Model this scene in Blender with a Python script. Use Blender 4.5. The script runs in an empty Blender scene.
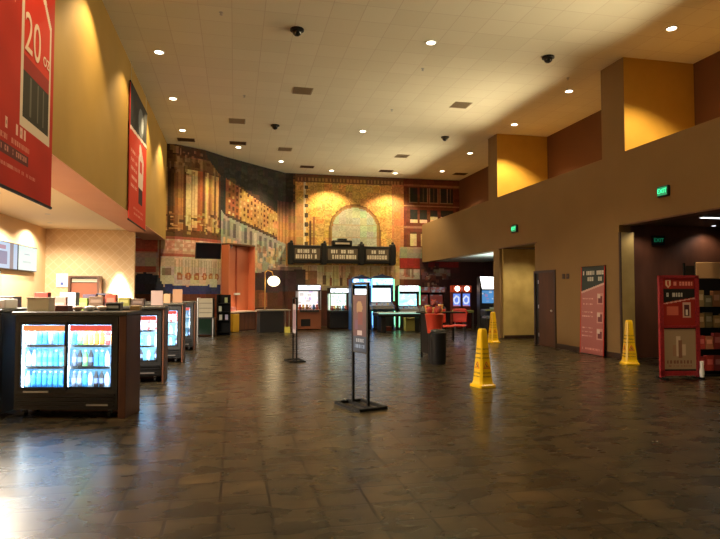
import bpy, bmesh, math, random
import numpy as np
from mathutils import Vector, Matrix
R = math.radians
PI = math.pi
random.seed(7)
SC = bpy.context.scene
COL = SC.collection

# ------------------------------------------------------------------ camera, world, exposure
cam_d = bpy.data.cameras.new('camera')
cam = bpy.data.objects.new('camera', cam_d)
COL.objects.link(cam)
SC.camera = cam
FPX, VPX, VPY = 575.0, 235.0, 293.0
cam_d.sensor_fit = 'HORIZONTAL'
cam_d.sensor_width = 36.0
cam_d.lens = 36.0 * FPX / 720.0
cam_d.clip_end = 200
YAW = math.atan((360 - VPX) / FPX)
PITCH = math.atan((VPY - 269.5) / FPX * math.cos(YAW))
cam.location = (0, 0, 1.5)
cam.rotation_euler = (PI / 2 + PITCH, 0, -YAW)

world = bpy.data.worlds.new('world')
SC.world = world
world.use_nodes = True
wb = world.node_tree.nodes['Background']
wb.inputs[0].default_value = (1.0, 0.80, 0.55, 1)
wb.inputs[1].default_value = 0.18

SC.view_settings.view_transform = 'Standard'
SC.view_settings.look = 'None'
SC.view_settings.gamma = 1
SC.view_settings.use_curve_mapping = False
SC.view_settings.exposure = 0.0
SC.cycles.max_bounces = 10
SC.cycles.diffuse_bounces = 6
SC.cycles.glossy_bounces = 4
SC.cycles.transmission_bounces = 6
SC.cycles.sample_clamp_indirect = 3.0
SC.cycles.caustics_reflective = False
SC.cycles.caustics_refractive = False

SPOT_W = 300.0
SPOT_COL = (1.0, 0.75, 0.38)
H = 6.8            # hall ceiling
SOF = 3.35         # underside of the wall over the concession
XR = 8.5           # right wall plane
LEDGE = 4.66

FILL_W = 66.0  # unseen uplights added above the ledge to brighten the hall ceiling
def ceiling_fill(y, ln, w):
    l = bpy.data.lights.new('ceiling_fill_lamp', 'AREA'); l.shape = 'RECTANGLE'; l.size = .12; l.size_y = ln; l.energy = w; l.color = (1.0, .83, .50); l.specular_factor = .3
    o = bpy.data.objects.new('ceiling_fill_lamp', l); COL.objects.link(o); o.location = (9.0, y, 4.84)
    l.spread = R(92); o.rotation_euler = (0, R(90 + 18), 0)
FILLS = [(0, 6, 1.6), (8.0, 5, 1.4), (14.8, 4.6, 1.5), (21.6, 5.6, 1.5)]
for _y, _l, _w in FILLS: ceiling_fill(_y, _l, FILL_W * _w)

# ------------------------------------------------------------------ materials
MATS = {}
def mat(name, col, rough=0.6, metal=0.0, emit=None, strength=0.0, spec=None, alpha=None):
    if name in MATS: return MATS[name]
    m = bpy.data.materials.new(name); m.use_nodes = True
    b = m.node_tree.nodes['Principled BSDF']
    b.inputs['Base Color'].default_value = (*col, 1)
    b.inputs['Roughness'].default_value = rough
    b.inputs['Metallic'].default_value = metal
    if spec is not None: b.inputs['Specular IOR Level'].default_value = spec
    if emit is not None:
        b.inputs['Emission Color'].default_value = (*emit, 1)
        b.inputs['Emission Strength'].default_value = strength
    MATS[name] = m
    return m

def noise_mat(name, c1, c2, scale=4.0, rough=0.6, bump=0.0, detail=4, stretch=(1, 1, 1), spec=None):
    if name in MATS: return MATS[name]
    m = mat(name, c1, rough, spec=spec)
    nt = m.node_tree; N = nt.nodes; L = nt.links
    b = N['Principled BSDF']
    tc = N.new('ShaderNodeTexCoord'); mp = N.new('ShaderNodeMapping')
    mp.inputs['Scale'].default_value = stretch
    nz = N.new('ShaderNodeTexNoise'); nz.inputs['Scale'].default_value = scale; nz.inputs['Detail'].default_value = detail
    rp = N.new('ShaderNodeValToRGB')
    rp.color_ramp.elements[0].position = 0.3; rp.color_ramp.elements[0].color = (*c1, 1)
    rp.color_ramp.elements[1].position = 0.7; rp.color_ramp.elements[1].color = (*c2, 1)
    L.new(tc.outputs['Object'], mp.inputs[0]); L.new(mp.outputs[0], nz.inputs['Vector'])
    L.new(nz.outputs['Fac'], rp.inputs[0]); L.new(rp.outputs[0], b.inputs['Base Color'])
    if bump:
        bp = N.new('ShaderNodeBump'); bp.inputs['Strength'].default_value = bump; bp.inputs['Distance'].default_value = 0.01
        L.new(nz.outputs['Fac'], bp.inputs['Height']); L.new(bp.outputs[0], b.inputs['Normal'])
    return m

def floor_mat():
    m = mat('floor_tile', (0.1, 0.08, 0.05), 0.3)
    nt = m.node_tree; N = nt.nodes; L = nt.links; b = N['Principled BSDF']
    tc = N.new('ShaderNodeTexCoord')
    mp = N.new('ShaderNodeMapping'); mp.inputs['Location'].default_value = (0.09, 0.1, 0)
    br = N.new('ShaderNodeTexBrick')
    br.offset = 0.0; br.squash = 1.0
    br.inputs['Scale'].default_value = 1.0
    br.inputs['Brick Width'].default_value = 0.345
    br.inputs['Row Height'].default_value = 0.345
    br.inputs['Mortar Size'].default_value = 0.012
    br.inputs['Mortar Smooth'].default_value = 0.15
    br.inputs['Bias'].default_value = -0.1
    br.inputs['Color1'].default_value = (0.72, 0.74, 0.76, 1)
    br.inputs['Color2'].default_value = (1.35, 1.25, 1.15, 1)
    br.inputs['Mortar'].default_value = (0.05, 0.05, 0.05, 1)
    L.new(tc.outputs['Object'], mp.inputs[0]); L.new(mp.outputs[0], br.inputs['Vector'])
    nz = N.new('ShaderNodeTexNoise'); nz.inputs['Scale'].default_value = 2.6; nz.inputs['Detail'].default_value = 2.5; nz.inputs['Roughness'].default_value = 0.55
    mp2 = N.new('ShaderNodeMapping'); mp2.inputs['Scale'].default_value = (1.0, 1.8, 1)
    L.new(tc.outputs['Object'], mp2.inputs[0]); L.new(mp2.outputs[0], nz.inputs['Vector'])
    rp = N.new('ShaderNodeValToRGB')
    e = rp.color_ramp.elements
    e[0].position = 0.33; e[0].color = (0.009, 0.0075, 0.005, 1)
    e[1].position = 0.70; e[1].color = (0.042, 0.030, 0.015, 1)
    k = e.new(0.52); k.color = (0.022, 0.017, 0.009, 1)
    L.new(nz.outputs['Fac'], rp.inputs[0])
    mx = N.new('ShaderNodeMix'); mx.data_type = 'RGBA'; mx.blend_type = 'MULTIPLY'; mx.inputs[0].default_value = 1
    L.new(rp.outputs[0], mx.inputs[6]); L.new(br.outputs['Color'], mx.inputs[7])
    L.new(mx.outputs[2], b.inputs['Base Color'])
    mr = N.new('ShaderNodeMapRange'); mr.inputs[3].default_value = 0.26; mr.inputs[4].default_value = 0.29; b.inputs['Specular IOR Level'].default_value = 0.36
    L.new(nz.outputs['Fac'], mr.inputs[0]); L.new(mr.outputs[0], b.inputs['Roughness'])
    bp = N.new('ShaderNodeBump'); bp.inputs['Strength'].default_value = 0.25; bp.inputs['Distance'].default_value = 0.004; bp.invert = True
    L.new(br.outputs['Fac'], bp.inputs['Height']); L.new(bp.outputs[0], b.inputs['Normal'])
    return m

def ceiling_mat():
    m = mat('ceiling_tile', (0.62, 0.55, 0.42), 0.9)
    nt = m.node_tree; N = nt.nodes; L = nt.links; b = N['Principled BSDF']
    tc = N.new('ShaderNodeTexCoord')
    br = N.new('ShaderNodeTexBrick'); br.offset = 0.0
    br.inputs['Scale'].default_value = 1.0
    br.inputs['Brick Width'].default_value = 0.61; br.inputs['Row Height'].default_value = 0.61
    br.inputs['Mortar Size'].default_value = 0.008; br.inputs['Mortar Smooth'].default_value = 0.4
    br.inputs['Color1'].default_value = (0.78, 0.74, 0.60, 1)
    br.inputs['Color2'].default_value = (0.83, 0.79, 0.65, 1)
    br.inputs['Mortar'].default_value = (0.68, 0.61, 0.50, 1)
    mp = N.new('ShaderNodeMapping'); mp.inputs['Location'].default_value = (0.1, 0.2, 0)
    L.new(tc.outputs['Object'], mp.inputs[0]); L.new(mp.outputs[0], br.inputs['Vector'])
    L.new(br.outputs['Color'], b.inputs['Base Color'])
    return m

def quilt_mat():
    # diamond pattern wall covering
    m = mat('diamond_wallcovering', (0.72, 0.5, 0.28), 0.7)
    nt = m.node_tree; N = nt.nodes; L = nt.links; b = N['Principled BSDF']
    tc = N.new('ShaderNodeTexCoord'); mp = N.new('ShaderNodeMapping')
    mp.inputs['Rotation'].default_value = (0, R(45), 0); mp.inputs['Scale'].default_value = (1, 1, 1)
    sx = N.new('ShaderNodeSeparateXYZ'); cx = N.new('ShaderNodeCombineXYZ')
    br = N.new('ShaderNodeTexBrick'); br.offset = 0
    br.inputs['Scale'].default_value = 1
    br.inputs['Brick Width'].default_value = 0.2; br.inputs['Row Height'].default_value = 0.2
    br.inputs['Mortar Size'].default_value = 0.02; br.inputs['Mortar Smooth'].default_value = 1
    br.inputs['Color1'].default_value = (0.70, 0.50, 0.28, 1); br.inputs['Color2'].default_value = (0.74, 0.53, 0.30, 1)
    br.inputs['Mortar'].default_value = (0.80, 0.62, 0.40, 1)
    L.new(tc.outputs['Object'], mp.inputs[0]); L.new(mp.outputs[0], sx.inputs[0])
    L.new(sx.outputs[0], cx.inputs[0]); L.new(sx.outputs[2], cx.inputs[1])
    L.new(cx.outputs[0], br.inputs['Vector']); L.new(br.outputs['Color'], b.inputs['Base Color'])
    return m

M_gold = noise_mat('gold_wall_paint', (0.31, 0.18, 0.032), (0.34, 0.20, 0.038), 1.5, 0.75)
M_tan = noise_mat('tan_wall_paint', (0.20, 0.124, 0.050), (0.215, 0.133, 0.054), 1.2, 0.8)
M_bump = noise_mat('ochre_wall_paint', (0.42, 0.235, 0.025), (0.46, 0.26, 0.03), 3, 0.8)
M_red = noise_mat('oxblood_wall_paint', (0.10, 0.034, 0.010), (0.115, 0.040, 0.012), 1.0, 0.8)
M_pink = noise_mat('soffit_pink_light', (0.60, 0.30, 0.20), (0.64, 0.33, 0.22), 1.0, 0.7)  # concession light on the gold beam, put into the colour as pink
M_cream = mat('cream_ceiling_paint', (0.86, 0.74, 0.55), 0.8)
M_peach = mat('peach_wall_paint', (0.84, 0.60, 0.34), 0.8)
M_maroon = mat('dark_maroon_paint', (0.045, 0.012, 0.012), 0.7)
M_brownwall = noise_mat('brown_wood_panelling', (0.10, 0.036, 0.018), (0.17, 0.065, 0.032), 2.5, 0.55, stretch=(1, 1, 0.3))
M_marble = noise_mat('olive_marble', (0.38, 0.28, 0.09), (0.54, 0.41, 0.15), 2.0, 0.45, detail=6)
M_base = mat('dark_baseboard', (0.035, 0.018, 0.012), 0.45)
M_black = mat('black_plastic', (0.010, 0.010, 0.011), 0.45, spec=.3)
M_blackmetal = mat('black_metal', (0.006, 0.006, 0.006), 0.5, spec=.15)
M_charcoal = mat('charcoal_metal', (0.012, 0.013, 0.014), 0.5)
M_darkwood = noise_mat('dark_wood', (0.06, 0.022, 0.012), (0.13, 0.05, 0.025), 6, 0.45, stretch=(1, 1, 0.15))
M_wood = noise_mat('red_brown_wood', (0.045, 0.016, 0.009), (0.10, 0.036, 0.018), 6, 0.4, stretch=(1, 1, 0.12))
M_stone = noise_mat('speckled_counter', (0.022, 0.022, 0.018), (0.06, 0.055, 0.045), 60, 0.3)
M_steel = mat('brushed_steel', (0.55, 0.55, 0.55), 0.3, 0.9)
M_white = mat('white_plastic', (0.8, 0.8, 0.78), 0.5)
M_liner = mat('cooler_liner', (0.50, 0.78, 0.95), 0.5)
M_yellow = mat('yellow_plastic', (0.74, 0.46, 0.006), 0.35)
M_ink = mat('black_ink', (0.02, 0.018, 0.015), 0.7)
M_redink = mat('red_ink', (0.55, 0.03, 0.02), 0.7)
M_brown = mat('brown_vent_metal', (0.10, 0.055, 0.03), 0.6)
M_beigevent = mat('beige_vent_metal', (0.36, 0.29, 0.20), 0.6)
M_glass = None
def glass_mat():
    m = bpy.data.materials.new('clear_glass'); m.use_nodes = True
    nt = m.node_tree; N = nt.nodes; L = nt.links
    for n in list(N): N.remove(n)
    o = N.new('ShaderNodeOutputMaterial'); mx = N.new('ShaderNodeMixShader')
    t = N.new('ShaderNodeBsdfTransparent'); t.inputs[0].default_value = (0.95, 0.98, 1, 1)
    g = N.new('ShaderNodeBsdfGlossy'); g.inputs['Roughness'].default_value = 0.03
    fr = N.new('ShaderNodeFresnel'); fr.inputs[0].default_value = 1.4
    L.new(fr.outputs[0], mx.inputs[0]); L.new(t.outputs[0], mx.inputs[1]); L.new(g.outputs[0], mx.inputs[2]); L.new(mx.outputs[0], o.inputs[0])
    return m
M_glass = glass_mat()

def glow(name, col, s):
    return mat(name, (0.02, 0.02, 0.02), 0.4, emit=col, strength=s)

def vcol_mat(name, rough=0.7, emit=0.0):
    m = bpy.data.materials.new(name); m.use_nodes = True
    nt = m.node_tree; b = nt.nodes['Principled BSDF']
    a = nt.nodes.new('ShaderNodeVertexColor'); a.layer_name = 'print'
    if emit:
        b.inputs['Base Color'].default_value = (0.02, 0.02, 0.02, 1)
        nt.links.new(a.outputs[0], b.inputs['Emission Color']); b.inputs['Emission Strength'].default_value = emit
    else:
        nt.links.new(a.outputs[0], b.inputs['Base Color'])
    b.inputs['Roughness'].default_value = rough
    return m
M_mural = vcol_mat('printed_mural', 0.9); M_mural.node_tree.nodes['Principled BSDF'].inputs['Specular IOR Level'].default_value = .15
M_print = vcol_mat('printed_poster', 0.7); M_print.node_tree.nodes['Principled BSDF'].inputs['Specular IOR Level'].default_value = .2
M_screen = vcol_mat('lit_screen', 0.3, 1.1)

# ------------------------------------------------------------------ mesh helpers
class MB:
    def __init__(s): s.v = []; s.f = []; s.mi = []; s.mats = []
    def _m(s, m):
        if m not in s.mats: s.mats.append(m)
        return s.mats.index(m)
    def add(s, vs, fs, m=None, T=None):
        k = len(s.v)
        for p in vs:
            p = Vector(p)
            if T is not None: p = T @ p
            s.v.append(tuple(p))
        i = s._m(m) if m else 0
        for f in fs: s.f.append([q + k for q in f]); s.mi.append(i)
        return s
    def box(s, x0, y0, z0, x1, y1, z1, m=None, T=None, bev=0.0):
        if bev > 0:
            b = min(bev, (x1 - x0) / 2.2, (y1 - y0) / 2.2, (z1 - z0) / 2.2)
            bm = bmesh.new(); bmesh.ops.create_cube(bm, size=1)
            for v in bm.verts: v.co = Vector(((x0 + x1) / 2 + v.co.x * (x1 - x0), (y0 + y1) / 2 + v.co.y * (y1 - y0), (z0 + z1) / 2 + v.co.z * (z1 - z0)))
            bmesh.ops.bevel(bm, geom=list(bm.edges), offset=b, segments=1, affect='EDGES')
            bm.verts.index_update()
            vs = [v.co.copy() for v in bm.verts]; fs = [[v.index for v in f.verts] for f in bm.faces]
            bm.free(); return s.add(vs, fs, m, T)
        vs = [(x0, y0, z0), (x1, y0, z0), (x1, y1, z0), (x0, y1, z0), (x0, y0, z1), (x1, y0, z1), (x1, y1, z1), (x0, y1, z1)]
        fs = [(0, 3, 2, 1), (4, 5, 6, 7), (0, 1, 5, 4), (1, 2, 6, 5), (2, 3, 7, 6), (3, 0, 4, 7)]
        return s.add(vs, fs, m, T)
    def cyl(s, p0, p1, r0, r1=None, n=12, m=None, T=None):
        r1 = r0 if r1 is None else r1
        p0 = Vector(p0); p1 = Vector(p1); d = (p1 - p0).normalized()
        a = d.orthogonal().normalized(); b = d.cross(a)
        vs = []; 
        for p, r in ((p0, r0), (p1, r1)):
            for i in range(n):
                t = 2 * PI * i / n
                vs.append(p + a * (r * math.cos(t)) + b * (r * math.sin(t)))
        fs = [(i, (i + 1) % n, n + (i + 1) % n, n + i) for i in range(n)]
        fs.append(tuple(range(n - 1, -1, -1))); fs.append(tuple(range(n, 2 * n)))
        return s.add(vs, fs, m, T)
    def lathe(s, prof, cx=0, cy=0, n=16, m=None, T=None):
        vs = []; 
        for r, z in prof:
            for i in range(n):
                t = 2 * PI * i / n
                vs.append((cx + r * math.cos(t), cy + r * math.sin(t), z))
        fs = []
        for k in range(len(prof) - 1):
            for i in range(n):
                j = (i + 1) % n
                fs.append((k * n + i, k * n + j, (k + 1) * n + j, (k + 1) * n + i))
        fs.append(tuple(range(n - 1, -1, -1))); q = (len(prof) - 1) * n
        fs.append(tuple(range(q, q + n)))
        return s.add(vs, fs, m, T)
    def prism(s, pts, axis, a0, a1, m=None, T=None):
        # pts: 2-D outline; axis 'x': pts are (y,z); 'y': (x,z); 'z': (x,y)
        def P(u, w, a):
            return {'x': (a, u, w), 'y': (u, a, w), 'z': (u, w, a)}[axis]
        n = len(pts)
        vs = [P(u, w, a0) for u, w in pts] + [P(u, w, a1) for u, w in pts]
        fs = [tuple(range(n))[::-1], tuple(range(n, 2 * n))] + [(i, (i + 1) % n, n + (i + 1) % n, n + i) for i in range(n)]
        return s.add(vs, fs, m, T)
    def sphere(s, c, r, n=12, m=None, sz=1.0, T=None):
        prof = []
        k = n // 2
        for i in range(k + 1):
            a = -PI / 2 + PI * i / k
            prof.append((max(0.0005, r * math.cos(a)), c[2] + r * sz * math.sin(a)))
        return s.lathe(prof, c[0], c[1], n, m, T)
    def tube(s, pts, r, n=8, m=None, T=None):
        for a, b in zip(pts, pts[1:]): s.cyl(a, b, r, r, n, m, T)
        return s
    def build(s, name, m=None, parent=None, smooth=False, loc=None, rz=0, fix=True):
        me = bpy.data.meshes.new(name)
        me.from_pydata(s.v, [], s.f)
        mats = s.mats if s.mats else [m]
        for q in mats: me.materials.append(q)
        if s.mats: me.polygons.foreach_set('material_index', s.mi)
        if fix:
            bm = bmesh.new(); bm.from_mesh(me); bmesh.ops.recalc_face_normals(bm, faces=bm.faces); bm.to_mesh(me); bm.free()
        if smooth:
            for p in me.polygons: p.use_smooth = len(p.vertices) <= 4
            try: me.set_sharp_from_angle(angle=R(40))
            except Exception: pass
        me.update()
        o = bpy.data.objects.new(name, me); COL.objects.link(o)
        if parent: o.parent = parent
        if loc: o.location = loc
        o.rotation_euler.z = rz
        return o

def tag(o, label=None, cat=None, group=None, kind=None):
    if label: o['label'] = label
    if cat: o['category'] = cat
    if group: o['group'] = group
    if kind: o['kind'] = kind
    return o
def empty(name, loc=(0, 0, 0), rz=0, label=None, cat=None, group=None):
    o = bpy.data.objects.new(name, None); COL.objects.link(o)
    o.empty_display_size = 0.1
    o.location = loc; o.rotation_euler = (0, 0, rz)
    return tag(o, label, cat, group)
def copy_tree(o, parent=None):
    c = o.copy(); COL.objects.link(c); c.parent = parent
    for ch in [k for k in bpy.data.objects if k.parent == o]: copy_tree(ch, c)
    return c
def struct(name, mb, m=None, **k):
    return tag(mb.build(name, m, **k), kind='structure')

def text(name, s, size, m, parent, loc, rot, extrude=0.002, align='CENTER', xscale=1.0):
    cu = bpy.data.curves.new(name, 'FONT'); cu.body = s; cu.size = size; cu.extrude = extrude
    cu.align_x = align; cu.align_y = 'CENTER'
    t = bpy.data.objects.new(name, cu)
    me = bpy.data.meshes.new_from_object(t); me.materials.clear(); me.materials.append(m)
    me.transform(Matrix.Diagonal((xscale, 1, 1, 1)))
    bpy.data.objects.remove(t)
    o = bpy.data.objects.new(name, me); COL.objects.link(o)
    o.parent = parent; o.location = loc; o.rotation_euler = rot
    return o

def grid_print(name, m, parent, w, h, nx, nz, fn, T, thick=0.0):
    """a printed sheet, nx by nz cells of colour, in its own x-z plane facing -y; T places it"""
    us = (np.arange(nx) + .5) / nx * w; zs = (np.arange(nz) + .5) / nz * h
    U, Z = np.meshgrid(us, zs)
    rgb = fn(U, Z)                                     # (nz,nx,3)
    xs = np.linspace(0, w, nx + 1); zz = np.linspace(0, h, nz + 1)
    XX, ZZ = np.meshgrid(xs, zz)
    vs = np.stack([XX, np.zeros_like(XX), ZZ], -1).reshape(-1, 3)
    if callable(T): vs = T(vs)
    idx = np.arange((nx + 1) * (nz + 1)).reshape(nz + 1, nx + 1)
    fs = np.stack([idx[:-1, :-1], idx[:-1, 1:], idx[1:, 1:], idx[1:, :-1]], -1).reshape(-1, 4)
    me = bpy.data.meshes.new(name)
    me.from_pydata(vs.tolist(), [], fs.tolist())
    me.materials.append(m)
    at = me.color_attributes.new('print', 'FLOAT_COLOR', 'CORNER')
    c = np.ones((nx * nz, 4, 4), dtype=np.float32); c[:, :, :3] = rgb.reshape(-1, 1, 3)
    at.data.foreach_set('color', c.ravel())
    o = bpy.data.objects.new(name, me); COL.objects.link(o)
    if parent: o.parent = parent
    if not callable(T) and T is not None: o.matrix_basis = T
    return o

def rect(img, U, Z, u0, z0, u1, z1, c, a=1.0):
    k = (U >= u0) & (U < u1) & (Z >= z0) & (Z < z1)
    img[k] = img[k] * (1 - a) + np.array(c) * a
def poly(img, U, Z, pts, c, a=1.0):
    inside = np.zeros(U.shape, bool)
    n = len(pts)
    for i in range(n):
        x0, y0 = pts[i]; x1, y1 = pts[(i + 1) % n]
        if y0 == y1: continue
        cond = ((y0 > Z) != (y1 > Z)) & (U < (x1 - x0) * (Z - y0) / (y1 - y0) + x0)
        inside ^= cond
    img[inside] = img[inside] * (1 - a) + np.array(c) * a
def glyphs(img, U, Z, u0, z0, u1, z1, c, rng, gap=0.35):
    # a line of tiny lettering too small to read
    hh = z1 - z0; u = u0
    while u < u1 - hh * .3:
        w = hh * rng.uniform(.35, .7)
        if rng.random() > .14:
            rect(img, U, Z, u, z0, min(u1, u + w), z1, c)
            if rng.random() > .5: rect(img, U, Z, u + w * .4, z0 + hh * .35, u + w * .65, z0 + hh * .7, img[0, 0] * 0 + np.array(c) * .4)
        u += w + hh * gap

# ------------------------------------------------------------------ structure
struct('floor', MB().box(-6, -5, -0.1, 16, 26.5, 0, floor_mat()))
struct('ceiling', MB().box(-2.9, -5, H, 10.6, 26.5, H + 0.1, ceiling_mat()))
# left wall over the concession with a deep beam
lw = MB()
lw.box(-3.15, -5, SOF, -2.4, 21.2, H, M_gold)
struct('wall_left', lw)
struct('trim_1', MB().box(-3.15, -5, SOF - 0.012, -2.4, 21.2, SOF, M_pink))  # thin underside sheet that carries the painted pink light
# concession room
struct('wall_concession_side', MB().box(-5.6, -5, 0, -5.45, 18.6, 3.5, M_peach))
struct('wall_concession_back', MB().box(-5.45, 18.45, 0, -2.98, 18.6, 3.5, quilt_mat()))
struct('ceiling_concession', MB().box(-5.6, -5, SOF + 0.03, -3.15, 18.6, SOF + 0.12, M_cream))
# right side: lower wall with openings, ledge, recess wall, piers
rw = MB()
TH = 0.3
def rwall(y0, y1, z0, z1): rw.box(XR, y0, z0, XR + TH, y1, z1, M_tan)
rwall(2.0, 11.45, 3.03, LEDGE)
rwall(-5, 5.5, 0, LEDGE)
rwall(11.45, 15.2, 0, LEDGE)
rwall(15.2, 17.55, 2.96, LEDGE)
rwall(17.55, 25.5, 2.90, LEDGE)
rw.box(XR, 17.5, 0, XR + .12, 17.95, 2.90, M_tan)
struct('wall_right', rw)
struct('ledge_slab', MB().box(XR + TH, -5, LEDGE - 0.15, 10.35, 25.5, LEDGE, M_tan))
struct('wall_recess', MB().box(10.35, -5, LEDGE - .15, 10.5, 25.5, H, M_red))
struct('pier_wall', MB().box(XR + .004, 17.6, LEDGE, 10.35, 18.28, H, M_bump).box(XR, 17.6, LEDGE, XR + .004, 18.28, H, M_tan))
struct('pier_wall', MB().box(XR + .004, 11.2, LEDGE, 10.35, 12.02, H, M_bump).box(XR, 11.2, LEDGE, XR + .004, 12.02, H, M_tan))
struct('pier_wall', MB().box(XR + .004, 4.8, LEDGE, 10.35, 5.6, H, M_bump).box(XR, 4.8, LEDGE, XR + .004, 5.6, H, M_tan))
# games alcove shell
struct('ceiling_alcove', MB().box(XR + TH, 17.55, 2.95, 13.0, 25.5, 3.05, mat('alcove_ceiling_paint', (0.78, 0.82, 0.76), 0.8)))
struct('wall_alcove_side', MB().box(11.6, 17.95, 0, 11.75, 25.5, 2.95, M_maroon))
struct('wall_passage_end', MB().box(XR + .12, 17.5, 0, 13.0, 17.95, 2.95, M_maroon))
struct('marble_panel', MB().box(XR + .1, 17.42, 0.02, 10.4, 17.5, 2.93, M_marble))
struct('ceiling_passage', MB().box(XR + TH, 15.2, 2.96, 13.0, 17.42, 3.05, M_tan))
struct('wall_passage_side', MB().box(10.4, 15.2, 0, 10.5, 17.5, 2.96, M_tan))
struct('wall_passage_near', MB().box(XR + TH, 15.05, 0, 10.4, 15.2, 2.96, M_tan))
# near corridor on the right
struct('wall_corridor_far', MB().box(XR + TH, 11.62, 0, 16, 11.8, 3.15, M_brownwall))
struct('jamb_panel', MB().box(XR, 11.38, 0, XR + TH + .02, 11.449, 2.86, M_marble).box(XR - .02, 11.38, 0, XR, 11.449, 2.86, M_base))
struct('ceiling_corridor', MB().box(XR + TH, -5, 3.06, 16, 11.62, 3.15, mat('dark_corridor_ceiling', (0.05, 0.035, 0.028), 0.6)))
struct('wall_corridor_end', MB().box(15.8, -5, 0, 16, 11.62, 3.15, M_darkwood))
# baseboards and header trim
struct('baseboard_right', MB().box(XR - 0.02, 11.46, 0, XR, 14.1, 0.13, M_base).box(XR - .02, 15.2 - .05, 0, XR, 15.2, .13, M_base))
struct('trim_2', MB().box(XR - .015, 15.1, 2.93, XR + .3, 17.5, 2.96, M_darkwood))
struct('trim_3', MB().box(XR - .01, 5.5, 3.0, XR + .31, 11.3, 3.03, M_darkwood))
struct('trim_4', MB().box(XR + .1, 17.4, 0, 10.4, 17.42, .1, M_base))

# ------------------------------------------------------------------ mural wall
P = [(-5, 21.2), (-2.1, 21.3), (-1.15, 21.95), (-.4, 22.9), (1.0, 24.3), (2.15, 25.45), (10.35, 25.5)]
seg = [math.dist(a, b) for a, b in zip(P, P[1:])]
cum = np.concatenate([[0], np.cumsum(seg)])
TOT = cum[-1]
def along(s):
    k = int(np.clip(np.searchsorted(cum, s, 'right') - 1, 0, len(seg) - 1))
    t = (s - cum[k]) / seg[k]; a = P[k]; b = P[k + 1]
    return a[0] + (b[0] - a[0]) * t, a[1] + (b[1] - a[1]) * t, k
wall = MB()
for k, (a, b) in enumerate(zip(P, P[1:])):
    d = Vector((b[0] - a[0], b[1] - a[1], 0)).normalized(); nn = Vector((-d.y, d.x, 0)) * 0.2
    A = Vector((a[0], a[1], 0)); B = Vector((b[0], b[1], 0))
    wall.add([A, B, B + nn, A + nn, A + Vector((0, 0, H)), B + Vector((0, 0, H)), B + nn + Vector((0, 0, H)), A + nn + Vector((0, 0, H))],
             [(0, 3, 2, 1), (4, 5, 6, 7), (0, 1, 5, 4), (1, 2, 6, 5), (2, 3, 7, 6), (3, 0, 4, 7)], M_maroon)
wall.box(10.35, 25.5, 0, 13, 25.7, 3.0, M_maroon)
struct('wall_far', wall)

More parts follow.
